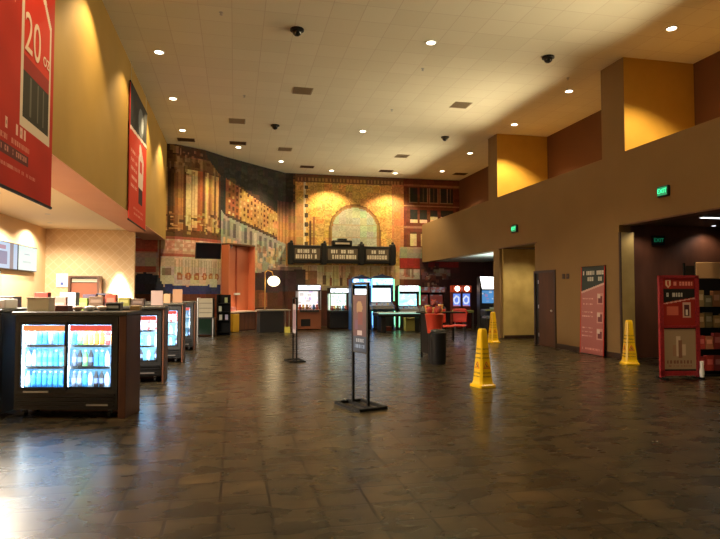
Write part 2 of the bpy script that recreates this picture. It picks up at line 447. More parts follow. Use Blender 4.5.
def mural_fn(S, Z):
    rng = random.Random(3)
    nr = np.random.RandomState(5)
    img = np.zeros(S.shape + (3,)); img[:] = (0.20, 0.09, 0.04)
    r_ = lambda *a, **k: rect(img, S, Z, *a, **k)
    # --- tall column building, s 1.5 .. 4.95
    r_(0, 3.3, 5.05, H, (0.13, 0.065, 0.03))
    cols = [(2.3, 2.42, (.30, .19, .07)), (2.42, 2.66, (.40, .24, .09)), (2.66, 2.86, (.045, .025, .015)), (2.86, 3.02, (.20, .09, .035)), (3.02, 3.2, (.34, .17, .06)),
            (3.2, 3.32, (.13, .05, .02)), (3.32, 3.8, (.62, .45, .24)), (3.8, 3.98, (.42, .13, .05)), (3.98, 4.08, (.15, .06, .03)), (4.08, 4.3, (.66, .46, .18)),
            (4.3, 4.42, (.28, .13, .05)), (4.42, 4.62, (.50, .30, .11)), (4.62, 4.7, (.12, .06, .03)), (4.7, 4.84, (.56, .33, .14)), (4.84, 5.0, (.10, .05, .03))]
    for a, b, c in cols: r_(a, 3.75, b, 6.15 if a < 4.3 else 5.9, c)
    r_(2.3, 5.95, 5.0, 6.45, (.16, .08, .035)); r_(2.3, 6.45, 4.6, H, (.07, .04, .025))
    for i in range(60):
        a = rng.uniform(2.4, 4.8); z = rng.uniform(5.7, 6.6); w = rng.uniform(.05, .2)
        r_(a, z, a + w, z + rng.uniform(.05, .3), rng.choice([(.26, .15, .07), (.09, .04, .02), (.34, .2, .1)]), a=.7)
    for i in range(26):                                   # flutes
        a = rng.uniform(2.5, 4.9); r_(a, 3.8, a + .035, 5.9, (.14, .07, .03), a=.35)
    for i in range(70):                                   # balcony band
        a = rng.uniform(2.4, 4.9); z = rng.uniform(3.55, 4.35); w = rng.uniform(.06, .22)
        r_(a, z, a + w, z + rng.uniform(.04, .14), rng.choice([(.07, .035, .02), (.55, .38, .18), (.22, .11, .05), (.40, .25, .10)]), a=.9)
    # --- night sky
    poly(img, S, Z, [(4.1, H), (4.2, 6.55), (4.95, 6.0), (5.0, 3.3), (9.2, 3.3), (9.2, H)], (.040, .037, .034))
    for i in range(130):
        a = rng.uniform(4.9, 9.3); z = rng.uniform(5.6, 6.7); w = rng.uniform(.1, .4)
        r_(a, z, a + w, z + w * .5, rng.choice([(.06, .06, .055), (.03, .028, .026), (.07, .055, .04)]), a=.5)
    # --- lit facade in perspective, s 5.3 .. 8.8
    def top(s): return 5.95 - (s - 5.3) * .34
    def bot(s): return 4.55 - (s - 5.3) * .23
    poly(img, S, Z, [(5.3, top(5.3)), (8.6, top(8.6)), (8.6, bot(8.6)), (5.3, bot(5.3))], (.52, .30, .11))
    poly(img, S, Z, [(5.3, top(5.3)), (6.0, top(6.0) + .1), (6.0, bot(6)), (5.3, bot(5.3))], (.34, .13, .06))
    s = 5.45
    while s < 8.5:
        w = .17 * (1 - (s - 5.3) * .05); hgt = top(s) - bot(s)
        for q in range(6):
            z = bot(s) + hgt * (q + .25) / 6
            r_(s, z, s + w * .55, z + hgt * .085, rng.choice([(.80, .55, .24), (.16, .07, .03), (.12, .05, .025), (.62, .40, .18)]))
        s += w * 1.25
    s = 5.3
    while s < 8.5:
        poly(img, S, Z, [(s, top(s) + .02), (s + .5, top(s + .5) + .3 * rng.random()), (s + .6, top(s + .6))], (.10, .06, .04)); s += .45
    poly(img, S, Z, [(5.3, bot(5.3) + .05), (8.6, bot(8.6) + .05), (8.6, bot(8.6) - .06), (5.3, bot(5.3) - .06)], (.10, .06, .04))
    # purple-orange end of street
    k = (S > 8.35) & (S < 9.6) & (Z < 5.5)
    t = np.clip((5.5 - Z) / 1.4, 0, 1)[..., None]
    stripes = (0.85 + 0.25 * np.sin(S * 31))[..., None]
    img[k] = ((1 - t) * np.array((.10, .05, .05)) + t * np.array((.52, .26, .11)))[k] * stripes[k]
    # grey street architecture below
    def b2(s): return bot(s) - .08
    poly(img, S, Z, [(5.0, 4.7), (5.3, b2(5.3)), (8.9, b2(8.9)), (8.9, 2.3), (5.0, 2.3)], (.34, .33, .28))
    s = 5.1
    while s < 8.8:
        z = b2(s); r_(s, z - .75, s + .16, z - .15, rng.choice([(.18, .18, .16), (.50, .46, .36), (.14, .13, .12)]))
        r_(s, z - 1.15, s + .2, z - .85, rng.choice([(.55, .48, .36), (.20, .19, .17), (.62, .42, .26)]))
        s += .3
    # --- big stone front with arch window, s 9.75 .. 14.3
    nz = nr.rand(*S.shape)
    r_(9.3, 2.6, 14.35, 6.5, (.62, .36, .11))
    k = (S > 9.3) & (S < 14.35) & (Z > 2.6) & (Z < 6.5)
    img[k] *= (0.62 + .6 * nz[k])[:, None]
    blk = (np.floor(S / .28 + (np.floor(Z / .16) % 2) * .5) * 7.13 + np.floor(Z / .16) * 3.7) % 1.0
    img[k] *= (0.85 + .25 * blk[k])[:, None]
    r_(9.3, 2.6, 9.68, 5.6, (.50, .27, .11)); r_(9.68, 3.4, 9.80, 6.45, (.66, .56, .38))
    for z in np.arange(3.6, 6.4, .42): r_(9.72, z, 9.86, z + .17, (.09, .06, .04))
    r_(9.95, 3.5, 10.05, 4.7, (.12, .06, .03)); r_(10.1, 3.5, 10.2, 4.9, (.30, .15, .06))
    r_(9.3, 6.45, 14.35, H, (.16, .08, .04)); 
    for q in np.arange(9.4, 14.3, .16): r_(q, 6.5, q + .08, 6.62, (.36, .2, .08))
    cx, cz = 12.02, 4.30
    d = np.hypot(S - cx, Z - cz)
    up = Z > cz
    def inside(r): return (up & (d < r)) | (~up & (abs(S - cx) < r) & (Z > 2.9))
    k = inside(1.20); img[k] = (.20, .10, .04)
    k = inside(1.13); img[k] = (.30, .17, .07)
    k = inside(1.04); img[k] = (.38, .42, .32); img[k] *= (0.85 + .25 * nz[k])[:, None]
    for q in np.arange(cx - .9, cx + .95, .155):
        kk = inside(1.03) & (abs(S - q) < .022); img[kk] = (.34, .31, .20)
    for q in (3.5, 4.0, 4.55):
        kk = inside(1.03) & (abs(Z - q) < .03); img[kk] = (.36, .33, .22)
    # orange-red strip
    k = (S > 13.75) & (S < 14.4) & (Z > 3.4) & (Z < 6.5); img[k] = (.50, .22, .09); img[k] *= (0.8 + .35 * nz[k])[:, None]
    # --- brick building, s 14.35 .. 17.2
    r_(14.35, 0, 17.3, H, (.16, .05, .03))
    k = (S > 14.35) & (Z > 3.3); img[k] *= (0.8 + .4 * blk[k])[:, None]
    r_(14.35, 6.42, 17.3, 6.52, (.33, .15, .08))
    for i, q in enumerate((14.62, 15.12, 15.62, 16.12, 16.5)):
        w = .36 if i < 4 else .24
        r_(q - .03, 5.68, q + w + .03, 6.38, (.30, .17, .11)); r_(q, 5.7, q + w, 6.36, (.030, .030, .028)); r_(q + w * .45, 5.7, q + w * .55, 6.36, (.12, .08, .05))
        r_(q, 4.85, q + w, 5.35, (.035, .032, .03)); r_(q, 4.72, q + w, 4.9 + (.12 if i in (2, 3) else 0), (.66, .50, .34))
        r_(q + .03, 3.65, q + w - .04, 4.2, (.62, .48, .30)); r_(q + .03, 4.2, q + w - .04, 4.3, (.10, .05, .03))
    r_(14.35, 5.5, 17.3, 5.58, (.36, .18, .11)); r_(14.35, 4.5, 17.3, 4.56, (.33, .16, .1))
    # lower right posters
    r_(14.1, 3.1, 15.2, 3.58, (.28, .27, .22)); r_(14.1, 3.48, 15.2, 3.58, (.36, .30, .22)); r_(14.1, 2.6, 15.1, 3.08, (.34, .04, .03)); r_(14.1, 2.12, 15.1, 2.58, (.52, .44, .38))
    for i in range(18):
        a = rng.uniform(14.1, 15.0); r_(a, rng.uniform(2.15, 2.4), a + .12, 2.55, rng.choice([(.62, .55, .46), (.25, .16, .14), (.45, .14, .1)]), a=.8)
    r_(15.1, 0, 17.3, 3.1, (.10, .045, .05))
    r_(15.5, 2.65, 17.0, 3.0, (.30, .04, .04)); r_(15.5, 2.25, 16.6, 2.55, (.42, .34, .30))
    for i in range(45):
        a = rng.uniform(15.0, 16.6); z = rng.uniform(1.5, 2.7); w = rng.uniform(.06, .25)
        r_(a, z, a + w, z + w, rng.choice([(.42, .26, .20), (.20, .12, .16), (.06, .03, .04), (.55, .46, .42), (.28, .10, .08)]), a=.8)
    # --- below the marquee: cream shop fronts and people
    r_(9.0, 1.75, 14.1, 2.75, (.66, .52, .28))
    for i in range(40):
        a = rng.uniform(9.1, 13.9); r_(a, 1.8, a + rng.uniform(.04, .12), 2.7, rng.choice([(.48, .34, .16), (.72, .60, .36), (.36, .22, .10)]), a=.7)
    r_(9.0, 1.75, 10.3, 2.45, (.30, .16, .08)); r_(9.1, 2.05, 9.45, 2.4, (.66, .40, .22)); r_(9.6, 2.05, 9.9, 2.4, (.62, .36, .2))
    for i in range(16):
        a = rng.uniform(10.4, 14.0); z = rng.uniform(1.75, 1.9); c = rng.choice([(.22, .10, .06), (.34, .12, .07), (.14, .08, .05)])
        r_(a, z, a + .12, z + .38, c); r_(a + .03, z + .38, a + .1, z + .48, (.40, .22, .12))
    r_(8.9, 1.6, 14.35, 1.78, (.42, .30, .20)); r_(8.9, 0, 14.35, 1.62, (.085, .03, .022))
    # --- pale figures and dark vehicle shape, s 6.8 .. 9.3
    for i in range(46):
        a = rng.uniform(6.9, 8.8); z = rng.uniform(2.3, 3.3); w = rng.uniform(.08, .26)
        r_(a, z, a + w, z + w * 1.2, rng.choice([(.62, .42, .28), (.72, .56, .42), (.40, .26, .18), (.50, .34, .2), (.24, .14, .1)]), a=.8)
    r_(5.0, 0, 9.6, 2.3, (.10, .042, .028))
    poly(img, S, Z, [(6.6, 1.75), (7.2, 2.3), (8.2, 2.55), (9.8, 2.5), (9.8, 1.6), (6.6, 1.4)], (.075, .05, .055))
    poly(img, S, Z, [(7.6, 2.45), (8.3, 2.62), (9.6, 2.6), (9.6, 2.5), (8.3, 2.48)], (.30, .2, .17))
    r_(5.0, .9, 7.6, 1.6, (.22, .09, .045)); r_(7.2, .9, 7.7, 1.5, (.34, .13, .06))
    # --- left lower: posters and facade, s 1.5 .. 5.0
    r_(0, 0, 5.05, 3.45, (.56, .36, .26))
    r_(1.5, 2.95, 2.35, 3.4, (.52, .10, .06)); r_(1.5, 2.4, 2.35, 2.9, (.58, .48, .42)); r_(1.5, 2.2, 2.3, 2.4, (.50, .12, .08)); r_(2.36, 1.9, 2.44, 3.55, (.26, .07, .04))
    r_(2.44, 2.9, 5.0, 3.45, (.58, .33, .24)); r_(2.44, 2.8, 5.0, 2.87, (.40, .13, .09)); r_(2.5, 3.42, 5, 3.48, (.34, .1, .07))
    for z in (3.0, 3.16, 3.3): glyphs(img, S, Z, 2.6, z, 4.1, z + .07, (.70, .52, .40), rng)
    r_(2.44, 1.75, 5.0, 2.78, (.62, .52, .40))
    for q in np.arange(2.9, 4.95, .13):
        r_(q, 2.15, q + .05, 2.65, (.42, .36, .26))
    for q in np.arange(3.1, 4.9, .34):
        k = np.hypot((S - q) * 1.2, Z - 2.08) < .14; img[k] = (.40, .15, .07)
        k = np.hypot((S - q) * 1.2, Z - 2.08) < .06; img[k] = (.60, .40, .22)
    r_(2.5, 2.1, 2.8, 2.35, (.28, .2, .12))
    poly(img, S, Z, [(2.6, 1.8), (3.4, 1.72), (5.0, 1.82), (5.0, 1.35), (2.4, 1.35)], (.045, .055, .16))
    poly(img, S, Z, [(1.5, 1.45), (1.5, 2.1), (1.9, 2.2), (2.35, 2.1), (2.6, 1.6), (2.9, 1.45)], (.045, .05, .08))
    r_(4.4, 1.7, 4.8, 2.0, (.62, .60, .56))
    r_(0, 0, 5.05, 1.42, (.15, .055, .03))
    r_(0, .85, 5.05, .9, (.07, .03, .02))
    k = np.ones(S.shape, bool)
    low = nr.rand(60, 24, 3)
    ii = np.clip((S / 19 * 59).astype(int), 0, 59); jj = np.clip((Z / 7 * 23).astype(int), 0, 23)
    img *= (0.80 + .22 * nr.rand(*S.shape))[..., None] * (0.86 + .28 * low[ii, jj])
    return np.clip(img, 0, 1)
def mural_T(vs):
    out = np.empty_like(vs)
    for i, (s, _, z) in enumerate(vs):
        x, y, k = along(s); a = P[k]; b = P[k + 1]
        L_ = seg[k]; nx_, ny_ = (b[1] - a[1]) / L_, -(b[0] - a[0]) / L_
        out[i] = (x + nx_ * .012, y + ny_ * .012, z)
    return out
mural = grid_print('wall_mural', M_mural, None, TOT, H - .01, 330, 132, mural_fn, mural_T)
tag(mural, 'huge printed city street mural wrapping the curved far wall', 'mural')

# ------------------------------------------------------------------ ceiling fixtures
def make_downlight():
    r = empty('downlight', (0, 0, H), 0, 'x', 'downlight', 'round downlights in the hall ceiling')
    MB().lathe([(.09, -.012), (.125, -.012), (.125, 0.0), (.09, 0.0)], n=20, m=M_white).build('trim_ring', None, r, True)
    MB().lathe([(.001, -.013), (.088, -.013), (.088, -.006), (.001, -.006)], n=20, m=glow('warm_lamp_lens', (1, .88, .62), 14)).build('lens', None, r, True)
    return r
def spot(parent, w=SPOT_W, ang=112, blend=.45, col=SPOT_COL, z=-.03, size=.06):
    l = bpy.data.lights.new('lamp', 'SPOT'); l.energy = w; l.color = col; l.spot_size = R(ang); l.spot_blend = blend; l.shadow_soft_size = size
    o = bpy.data.objects.new('lamp', l); COL.objects.link(o); o.parent = parent; o.location = (0, 0, z)
    return o
dl0 = make_downlight()
DL = [(-1.68, 13.13, 1, 'ceiling downlight beside the gold wall, the nearest along that wall'), (-1.70, 16.25, 1, 'ceiling downlight beside the gold wall, second along that wall'), (-1.72, 19.4, 1, 'ceiling downlight beside the gold wall, last before the mural'),
      (.08, 21.25, .8, 'ceiling downlight over the curve of the mural, beside a brown slot vent'), (1.78, 23.2, .8, 'ceiling downlight over the dark sky part of the mural'), (4.06, 24.5, 2.2, 'ceiling downlight washing the mural left of its arch window'),
      (6.92, 24.45, 2.2, 'ceiling downlight washing the mural right of its arch window'), (8.8, 23.6, .6, 'ceiling downlight in front of the mural brick building'), (4.06, 18.25, 1, 'ceiling downlight alone in mid ceiling, the farther of two'),
      (4.02, 11.4, 1, 'ceiling downlight alone in mid ceiling, the nearer of two'), (8.52, 9.75, 2.4, 'ceiling downlight in front of the nearer ochre pier'), (8.55, 13.43, 1, 'ceiling downlight midway between the two ochre piers'),
      (8.57, 16.5, 2.6, 'ceiling downlight in front of the farther ochre pier'), (8.7, 20.3, .7, 'ceiling downlight beyond the farther ochre pier')]
HIDDEN = [(-1.68, 10.0, 1.0), (-1.68, 6.9, .6), (-1.68, 3.8, .5), (4.0, 4.6, .3), (8.52, 6.4, .5), (1.2, 0.5, .15)]
for i, (x, y, w, lab) in enumerate(DL):
    o = dl0 if i == 0 else copy_tree(dl0)
    o.location = (x, y, H); o['label'] = lab
    spot(o, SPOT_W * w)
for i, (x, y, w) in enumerate(HIDDEN):
    o = copy_tree(dl0); o.location = (x, y, H); o['label'] = 'ceiling downlight outside the picture, ' + ['above the far end of the big red banner', 'above the middle of the big red banner', 'beside the gold wall before the big red banner', 'in mid ceiling over the bare floor', 'over the corridor opening on the ledge side', 'overhead at the viewer'][i]
    spot(o, SPOT_W * w)

def make_vent(name, w, d, m, n, cat, group):
    r = empty(name, (0, 0, H), 0, 'x', cat, group)
    f = MB(); t = .03
    f.box(-w / 2, -d / 2, -.012, w / 2, -d / 2 + t, 0).box(-w / 2, d / 2 - t, -.012, w / 2, d / 2, 0).box(-w / 2, -d / 2, -.012, -w / 2 + t, d / 2, 0).box(w / 2 - t, -d / 2, -.012, w / 2, d / 2, 0)
    f.build('frame', m, r)
    g = MB()
    for i in range(n):
        y = -d / 2 + t + (d - 2 * t) * (i + .5) / n
        g.box(-w / 2 + t, y - .012, -.02, w / 2 - t, y + .012, -.004)
    g.build('louvre', m, r)
    MB().box(-w / 2 + t, -d / 2 + t, -.003, w / 2 - t, d / 2 - t, -.001).build('duct_opening', M_black, r)
    return r
v0 = make_vent('slot_vent', .58, .42, M_brown, 4, 'vent', 'brown slot vents in the ceiling')
for i, (x, y, lab) in enumerate([(-1.70, 20.6, 'brown slot vent in the ceiling by the gold wall'), (.06, 20.68, 'brown slot vent just in front of the curve downlight'), (2.93, 24.0, 'brown slot vent over the pale edge of the stone front mural'),
                                 (6.4, 24.1, 'brown slot vent in the ceiling near the right of the arch window'), (9.8, 24.0, 'brown slot vent over the mural brick building in the far corner')]):
    o = v0 if i == 0 else copy_tree(v0); o.location = (x, y, H); o['label'] = lab
v0 = make_vent('square_vent', .5, .5, M_beigevent, 6, 'vent', 'beige square vents in the ceiling')
for i, (x, y, lab) in enumerate([(.02, 18.0, 'beige square air vent nearest the gold wall'), (1.77, 21.2, 'beige square air vent in front of the dark sky part of the mural'), (6.3, 21.3, 'beige square air vent beyond the farther smoke dome, over the games'),
                                 (1.7, 14.9, 'beige square air vent with dark edge in the middle of the ceiling'), (6.2, 15.1, 'beige square air vent between the two right black ceiling domes')]):
    o = v0 if i == 0 else copy_tree(v0); o.location = (x, y, H); o['label'] = lab
def make_dome():
    r = empty('camera_dome', (0, 0, H), 0, 'x', 'security camera', 'black ceiling domes')
    MB().lathe([(.14, 0), (.14, -.03), (.12, -.04), (.10, -.04)], n=18, m=M_black).build('housing', None, r, True)
    MB().sphere((0, 0, -.04), .1, 14, mat('smoked_dome', (.01, .01, .01), .08)).build('dome', None, r, True)
    return r
d0 = make_dome()
for i, (x, y, lab) in enumerate([(1.18, 11.4, 'black camera dome in the ceiling nearest the viewer on the concession side'), (1.2, 18.2, 'black camera dome in the ceiling farther along the concession side'),
                                 (6.96, 18.36, 'black camera dome in the ceiling short of the games'), (6.85, 11.56, 'black camera dome in the ceiling short of the nearer ochre pier')]):
    o = d0 if i == 0 else copy_tree(d0); o.location = (x, y, H); o['label'] = lab
s0 = empty('sprinkler', (0, 0, H), 0, 'x', 'sprinkler', 'small sprinkler heads in the ceiling')
MB().lathe([(.04, 0), (.04, -.008), (.012, -.012), (.012, -.04), (.03, -.045), (.03, -.05)], n=10, m=M_steel).build('head', None, s0)
for i, (x, y) in enumerate([(-.3, 11.0), (0.2, 15.6), (4.4, 15.9), (4.3, 12.8), (8.0, 12.6)]):
    o = s0 if i == 0 else copy_tree(s0); o.location = (x, y, H); o['label'] = 'tiny sprinkler head in the hall ceiling, ' + ['nearest the big red banner', 'short of the slot vents by the curve', 'between the mid-ceiling downlights, the farther of two', 'just beyond the nearer mid-ceiling downlight', 'beside the downlight between the ochre piers'][i]

# ------------------------------------------------------------------ concession lighting
def area(name, loc, rot, sx, sy, w, col, parent=None, spread=180):
    l = bpy.data.lights.new(name, 'AREA'); l.shape = 'RECTANGLE'; l.size = sx; l.size_y = sy; l.energy = w; l.color = col; l.spread = R(spread)
    o = bpy.data.objects.new(name, l); COL.objects.link(o); o.location = loc; o.rotation_euler = rot
    if parent: o.parent = parent
    return o
fill_panel = empty('added_light_panel', (-4.2, 4, SOF), 0, 'added light panel over the concession, outside the picture', 'ceiling light', 'added concession light panels')  # unseen panels added to brighten the concession room
MB().box(-.62, -.32, -.01, .62, .32, .03, M_white).build('frame', None, fill_panel)
MB().box(-.58, -.28, -.014, .58, .28, -.011, glow('fill_panel_glow', (1, .84, .6), 5)).build('diffuser', None, fill_panel)
for y in (8.0, 8.9, 9.8, 10.7):
    o = fill_panel if y == 8.0 else copy_tree(fill_panel)
    o.location = (-4.3, y, SOF + .0)
    area('lamp', (0, 0, -.03), (0, 0, 0), 1.1, .5, 260, (1, .87, .70), o).data.specular_factor = .15
for (x, y, w, ang, lab) in [(-3.40, 18.08, 7000, 33, 'small downlight throwing a bright cone down the diamond-pattern wall'), (-4.4, 12.0, 900, 150, 'added downlight in the concession ceiling nearest the soffit'), (-4.4, 15.0, 900, 150, 'added downlight in the concession ceiling before the diamond-pattern wall'), (-4.9, 16.9, 300, 150, 'added downlight in the concession ceiling by the menu screens')]:  # first one makes the cone on the wall; other three added to brighten
    o = empty('concession_downlight', (x, y, SOF + .03), 0, lab, 'downlight')
    MB().lathe([(.05, -.004), (.065, -.004), (.065, 0), (.05, 0)], n=14, m=M_steel).build('trim_ring', None, o)
    spot(o, w, ang, .5, (1, .86, .66), -.02, .03)

# ------------------------------------------------------------------ banners
def banner1():
    r = empty('hanging_banner', (-2.36, 8.12, 2.60), 0, 'tall red banner with a big 20 over a dark cup, nearest on the gold wall', 'banner')
    W, Hh = 2.6, 4.1
    rng = random.Random(2)
    def fn(U, Z):
        img = np.zeros(U.shape + (3,)); img[:] = (.42, .022, .012)
        k = np.sin((U * 1.2 - Z * .9) * 5) + np.sin((U * .7 + Z * 1.4) * 7)
        img *= (1 + .05 * k)[..., None]
        # framed cup picture near the right edge
        x0, x1 = W - 1.15, W - .12
        z0 = .75
        poly(img, U, Z, [(x0, z0), (x1, z0), (x1, 2.30), (x0 + .62, 2.75), (x0 + .62, 3.6), (x0, 3.6)], (.62, .50, .40))
        poly(img, U, Z, [(x0 + .07, z0 + .12), (x1 - .05, z0 + .12), (x1 - .05, 2.24), (x0 + .50, 2.70), (x0 + .50, 3.52), (x0 + .07, 3.52)], (.55, .03, .015))
        rect(img, U, Z, x0 + .07, z0 + .12, x1 - .05, 1.42, (.035, .03, .022))
        for q in (x0 + .3, x0 + .55, x0 + .75): rect(img, U, Z, q, .95, q + .05, 1.40, (.11, .10, .08))
        rect(img, U, Z, x0 + .07, 1.42, x1 - .05, 1.60, (.28, .02, .015))
        for j, z in enumerate((2.75, 2.5, 2.25, 2.05)): glyphs(img, U, Z, .35, z, W - 1.35, z + .1, (.72, .26, .18), rng)
        glyphs(img, U, Z, W - 1.55, .62, W - .95, .74, (.68, .42, .34), rng)
        glyphs(img, U, Z, .5, .50, W - .8, .56, (.60, .22, .16), rng)
        rect(img, U, Z, .7, .34, W - .85, .46, (.12, .03, .03)); glyphs(img, U, Z, .8, .37, W - .9, .43, (.5, .2, .16), rng)
        glyphs(img, U, Z, .5, .22, W - .6, .26, (.60, .2, .15), rng)
        return img
    # sheet faces +x; its u runs with +y
    T = Matrix(((0, -1, 0, .012), (1, 0, 0, -W), (0, 0, 1, 0), (0, 0, 0, 1)))
    MB().box(-.01, -W, 0, .01, 0, Hh, M_redink).build('sheet', None, r)
    o = grid_print('banner_print', M_print, r, W, Hh, 130, 205, fn, T)
    text('lettering', '20', .66, mat('cream_print', (.74, .52, .40), .6), r, (.016, -.80, 1.86), (PI / 2, 0, PI / 2), .001, xscale=.85)
    text('lettering', 'oz', .26, mat('cream_print', (.74, .52, .40), .6), r, (.016, -.31, 1.80), (PI / 2, 0, PI / 2), .001)
    MB().cyl((0, -W - .03, 0), (0, .03, 0), .02, n=10, m=M_blackmetal).build('bottom_rod', None, r)
    MB().cyl((0, -W - .03, Hh), (0, .03, Hh), .02, n=10, m=M_blackmetal).build('top_rod', None, r)
    w = MB()
    for y in (-W + .1, -.1): w.cyl((0, y, Hh), (0, y, H - 2.62), .006, n=6)
    w.build('hanging_wire', M_steel, r)
banner1()
def banner2():
    r = empty('hanging_banner', (-2.36, 16.15, 3.15), 0, 'red and black hanging banner farther along the gold wall', 'banner')
    W, Hh = 2.45, 3.15
    rng = random.Random(9)
    def fn(U, Z):
        img = np.zeros(U.shape + (3,)); img[:] = (.55, .04, .02)
        rect(img, U, Z, 0, 2.15, W, Hh, (.03, .03, .032))
        k = np.hypot((U - 1.5) * .9, Z - 2.6) < .36; img[k] = (.16, .18, .20)
        k = np.hypot((U - 1.7) * 1.2, Z - 2.6) < .2; img[k] = (.42, .46, .50)
        poly(img, U, Z, [(0, 2.08), (W, 2.2), (W, 2.28), (0, 2.16)], (.72, .55, .5))
        poly(img, U, Z, [(1.2, .95), (1.9, .95), (2.0, 1.7), (1.6, 2.0), (1.2, 1.7)], (.62, .48, .44))
        rect(img, U, Z, 1.25, .55, 1.85, .95, (.05, .02, .03)); rect(img, U, Z, 1.4, 1.35, 1.75, 1.65, (.5, .05, .04))
        k = np.hypot((U - 1.45), Z - 1.9) < .16; img[k] = (.7, .6, .56)
        for z in (1.6, 1.4, 1.2, 1.0, .8): glyphs(img, U, Z, .2, z, 1.0, z + .08, (.75, .42, .36), rng)
        for z in (.32, .2): glyphs(img, U, Z, .6, z, 2.0, z + .05, (.7, .3, .25), rng)
        return img
    T = Matrix(((0, -1, 0, .012), (1, 0, 0, -W), (0, 0, 1, 0), (0, 0, 0, 1)))
    MB().box(-.01, -W, 0, .01, 0, Hh, M_redink).build('sheet', None, r)
    grid_print('banner_print', M_print, r, W, Hh, 98, 126, fn, T)
    MB().cyl((0, -W - .03, 0), (0, .03, 0), .02, n=10, m=M_blackmetal).build('bottom_rod', None, r)
    MB().cyl((0, -W - .03, Hh), (0, .03, Hh), .02, n=10, m=M_blackmetal).build('top_rod', None, r)
    w = MB()
    for y in (-W + .1, -.1): w.cyl((0, y, Hh), (0, y, H - 3.15), .006, n=6)
    w.build('hanging_wire', M_steel, r)
banner2()

# ------------------------------------------------------------------ drink coolers and wing counters
CW, CD, CH = 1.24, 0.42, 1.22
BOT = {}
def bottle_mesh(key, col, r=.028, h=.20, cap=(.8, .8, .8), can=False, label=None):
    if key in BOT: return BOT[key]
    m = mat('drink_' + key, col, .25); c = mat('cap_%d_%d_%d' % tuple(int(q * 9) for q in cap), cap, .4)
    b = MB()
    if can: b.lathe([(r * .8, 0), (r, .01), (r, h - .015), (r * .8, h)], n=10, m=m)
    else:
        b.lathe([(r * .9, 0), (r, .01), (r, h * .28)], n=10, m=m)
        b.lathe([(r * 1.02, h * .28), (r * 1.02, h * .58)], n=10, m=mat('label_' + key, label or tuple(min(1, q * 1.5 + .15) for q in col), .5))
        b.lathe([(r, h * .58), (r, h * .68), (r * .45, h * .88), (r * .4, h * .93)], n=10, m=m)
        b.lathe([(r * .48, h * .92), (r * .48, h)], n=8, m=c)
    o = b.build('drink_bottle', None, None, True); BOT[key] = o.data
    bpy.data.objects.remove(o)
    return BOT[key]
KINDS = {
    'blue_water': dict(col=(.10, .42, .78), label=(.05, .35, .85), cap=(.9, .95, 1)), 'cyan_water': dict(col=(.25, .65, .85), label=(.1, .6, .8), cap=(.1, .4, .8)),
    'pale_water': dict(col=(.62, .80, .92), label=(.75, .85, .95), cap=(.9, .95, 1)), 'pink_drink': dict(col=(.85, .50, .55), label=(.9, .75, .75), cap=(.9, .9, .9)),
    'yellow_drink': dict(col=(.85, .80, .10), label=(.55, .75, .1), cap=(.9, .8, .1)), 'orange_drink': dict(col=(.95, .30, .03), label=(.95, .45, .05), cap=(.95, .35, .03)),
    'dark_cola': dict(col=(.05, .03, .03), label=(.20, .22, .40), cap=(.1, .1, .1)), 'grey_drink': dict(col=(.25, .25, .33), label=(.45, .5, .65), cap=(.8, .8, .8)),
    'white_drink': dict(col=(.80, .82, .85), label=(.85, .85, .9), cap=(.2, .2, .3)), 'red_drink': dict(col=(.75, .06, .05), label=(.85, .3, .25), cap=(.8, .1, .1)), 'green_drink': dict(col=(.20, .55, .15), label=(.7, .8, .2), cap=(.9, .9, .9))}
def cooler_mat_glow(): return glow('cooler_led', (.75, .90, 1.0), 22)

